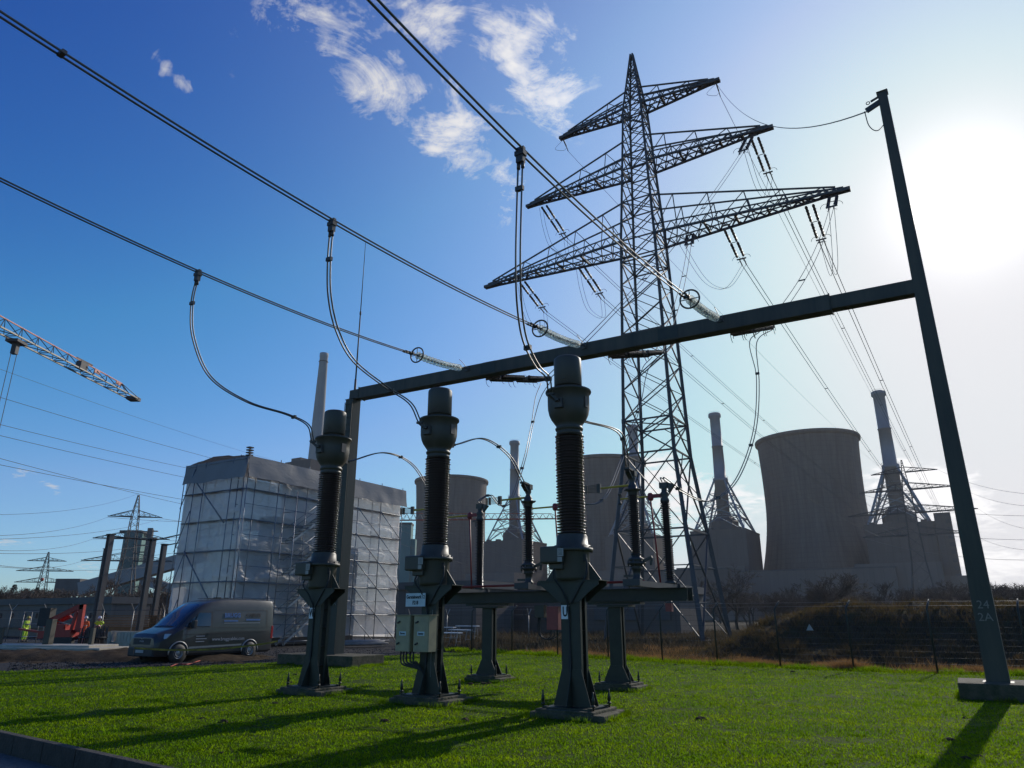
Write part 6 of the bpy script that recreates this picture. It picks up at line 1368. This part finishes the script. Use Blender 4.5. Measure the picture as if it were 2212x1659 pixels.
# ================================================================ trees
def tree_proto(seed, H, spread, name, bushy=1.0, twm='twig'):
    rg = rnd(seed); tr = MB(); cr = MB()
    def grow(p, d, L_, r, dep):
        n = 3; pts = [p]; q = p.copy(); dd = d.copy()
        for k in range(n): dd = (dd + V((rg.gauss(0, .14), rg.gauss(0, .14), rg.gauss(.05, .08)))).normalized(); q = q + dd * L_ / n; pts.append(q.copy())
        r1 = r * .62; mb = tr if dep < 2 else cr; mb.poly(pts, [max(.022, r + (r1 - r) * k / n) for k in range(n + 1)], 5 if dep < 2 else 3, cap=False)
        if dep >= 5: return
        nb = rg.choice((3, 4)) if dep else rg.choice((4, 5))
        for k in range(int(nb * bushy)):
            f = rg.uniform(.35, 1.0); a = rg.random() * 6.28; tilt = rg.uniform(.35, .85) * spread; bp = pts[0].lerp(pts[-1], f) if f < .99 else pts[-1]; i = min(n - 1, int(f * n)); bp = pts[i].lerp(pts[i + 1], f * n - i)
            x = dd.cross(V((0, 0, 1)));
            if x.length < .1: x = V((1, 0, 0))
            x.normalize(); y = dd.cross(x); nd = (dd * math.cos(tilt) + (x * math.cos(a) + y * math.sin(a)) * math.sin(tilt)).normalized(); grow(bp, nd, L_ * rg.uniform(.55, .8), r1 * rg.uniform(.6, .9), dep + 1)
    grow(V((0, 0, -.1)), V((0, 0, 1)), H * .36, H * .022, 0)
    zm = max(v[2] for v in cr.v); k_ = H / zm
    for mb in (tr, cr): mb.v = [(v[0] * k_, v[1] * k_, v[2] * k_) for v in mb.v]
    t = thing(name, (0, 0, 0), 'bare tree', 'tree'); tr.build('trunk', M['bark'], t, local=True); cr.build('crown', M[twm], t, local=True); return t
protos = [tree_proto(1, 9, .9, 'bare_tree'), tree_proto(2, 9, 1.0, 'bare_tree', 1.15), tree_proto(3, 9, .8, 'bare_tree'), tree_proto(4, 9, 1.15, 'bare_tree', 1.2)]
for k in range(2):
    t = thing('conifer', (0, 0, 0), 'conifer', 'tree'); MB().tube((0, 0, -.1), (0, 0, 8.5), .16, .03).build('trunk', M['bark'], t, local=True); rg = rnd(40 + k); vs = []; fs = []
    for i in range(2600):
        z = .8 + 8.0 * rg.random() ** 1.2; r = (8.9 - z) * .26 * rg.random() ** .5 * (1 + .3 * math.sin(z * 4 + k)); a = rg.random() * 6.28; p = V((math.cos(a) * r, math.sin(a) * r, z)); o = len(vs); s = rg.uniform(.10, .3); b = a + rg.uniform(-.6, .6)
        vs += [tuple(p), (p.x + math.cos(b) * s, p.y + math.sin(b) * s, p.z - s * .5), (p.x + math.cos(b + .8) * s, p.y + math.sin(b + .8) * s, p.z - s * .1)]; fs.append((o, o + 1, o + 2))
    MB().add(vs, fs).build('crown', M['ever'], t, local=True); protos.append(t)
used = set(); rg = rnd(77)
def plant(kind, loc, s, label, group, sz=1.0):
    p = protos[kind]
    if kind in used: c = copy_tree(p)
    else: c = p; used.add(kind)
    c.location = loc; c.rotation_euler = (0, 0, rg.random() * 6.28); c.scale = (s * sz, s * sz, s); tag(c, label, 'tree', group); return c
GL1 = 'bare trees on the far left horizon'; GL2 = 'bare bushes on the right horizon'; GL3 = 'bare trees before the plant halls'
for i in range(46):
    u = rg.uniform(-30, 440); Y = rg.uniform(118, 175); vt = 1272 + 14 * noise.noise(V((u * .02, 0, 0))) + rg.uniform(-8, 12); h = P(1106, vt, Y).z
    plant(rg.randrange(4), P(u, 1345, Y).xy.to_3d(), h / 9.5, 'leafless brown tree in the distant wood at far left', GL1, 1.35)
for i in range(9): u = rg.uniform(-30, 75); Y = rg.uniform(130, 165); plant(4 + i % 2, P(u, 1345, Y).xy.to_3d(), P(1106, 1268 + rg.uniform(-6, 10), Y).z / 8.8, 'dark conifer in the distant wood at far left', 'conifers at far left', 1.5)
for i in range(34):
    u = rg.uniform(2015, 2330); Y = rg.uniform(95, 150); h = P(1106, 1258 + rg.uniform(-14, 16), Y).z; plant(rg.randrange(4), P(u, 1345, Y).xy.to_3d(), h / 9.5, 'leafless bush on the horizon beyond the bank, right of the plant', GL2, 1.3)
for i in range(36):
    u = rg.uniform(1560, 2040); Y = rg.uniform(110, 190); h = P(1106, 1276 + rg.uniform(-16, 14), Y).z; plant(rg.randrange(4), P(u, 1345, Y).xy.to_3d(), h / 9.5, 'leafless scrub tree in front of the dark plant halls', GL3, 1.2)
for i in range(20):
    u = rg.uniform(960, 1560); Y = rg.uniform(150, 220); h = P(1106, 1288 + rg.uniform(-10, 10), Y).z; plant(rg.randrange(4), P(u, 1345, Y).xy.to_3d(), h / 9.5, 'leafless small tree far behind the disconnector platform', 'bare trees far behind the platform', 1.2)
for u, v, Y, l in ((1592, 1213, 112, 'broad bare tree just right of the pylon legs'), (1800, 1232, 118, 'spreading bare tree in front of the large cooling tower'), (1905, 1250, 122, 'bare tree in front of the rightmost boiler house'), (1705, 1262, 120, 'small bare tree below the left edge of the large cooling tower'), (345, 1235, 120, 'taller bare tree between the steel columns and the scaffold'), (240, 1240, 150, 'taller bare tree at the foot of the bunker tower')):
    plant({1592: 1, 1800: 3}.get(u, 2), P(u, 1345, Y).xy.to_3d(), P(1106, v, Y).z / 9.2, l, None, 1.25)
# distant wood closing the horizon
vs = []; fs = []; n = 700
for i in range(n + 1):
    a = R(-62) + R(124) * i / n; Rr = 900; x, y = math.sin(a) * Rr, math.cos(a) * Rr; h = 16 + 7 * noise.noise(V((i * .06, 0, 0))) + 4 * noise.noise(V((i * .3, 0, 0))) + 2.5 * noise.noise(V((i * .9, 3, 0))); vs += [(x, y, -.2), (x * .995, y * .995, h * .6), (x, y, h), (x * 1.03, y * 1.03, -.2)]
for i in range(n): o = i * 4; fs += [(o, o + 4, o + 5, o + 1), (o + 1, o + 5, o + 6, o + 2), (o + 2, o + 6, o + 7, o + 3)]
tag(MB().add(vs, fs, True).build('distant_wood', M['field']), 'brown winter wood closing the horizon', 'wood', kind='stuff')
grass_field()

HAZE = .00010
# haze box
hz = MB(); hz.box((150, 480, 90), (1500, 1160, 182.3)); hm = bpy.data.materials.new('thin air'); hm.use_nodes = True; nt = hm.node_tree; nt.nodes.clear()
pv = nt.nodes.new('ShaderNodeVolumePrincipled'); pv.inputs['Density'].default_value = HAZE; pv.inputs['Color'].default_value = (1, .97, .95, 1); pv.inputs['Anisotropy'].default_value = .35; ou = nt.nodes.new('ShaderNodeOutputMaterial'); nt.links.new(pv.outputs[0], ou.inputs['Volume'])
if HAZE: tag(hz.build('haze', hm), kind='stuff')
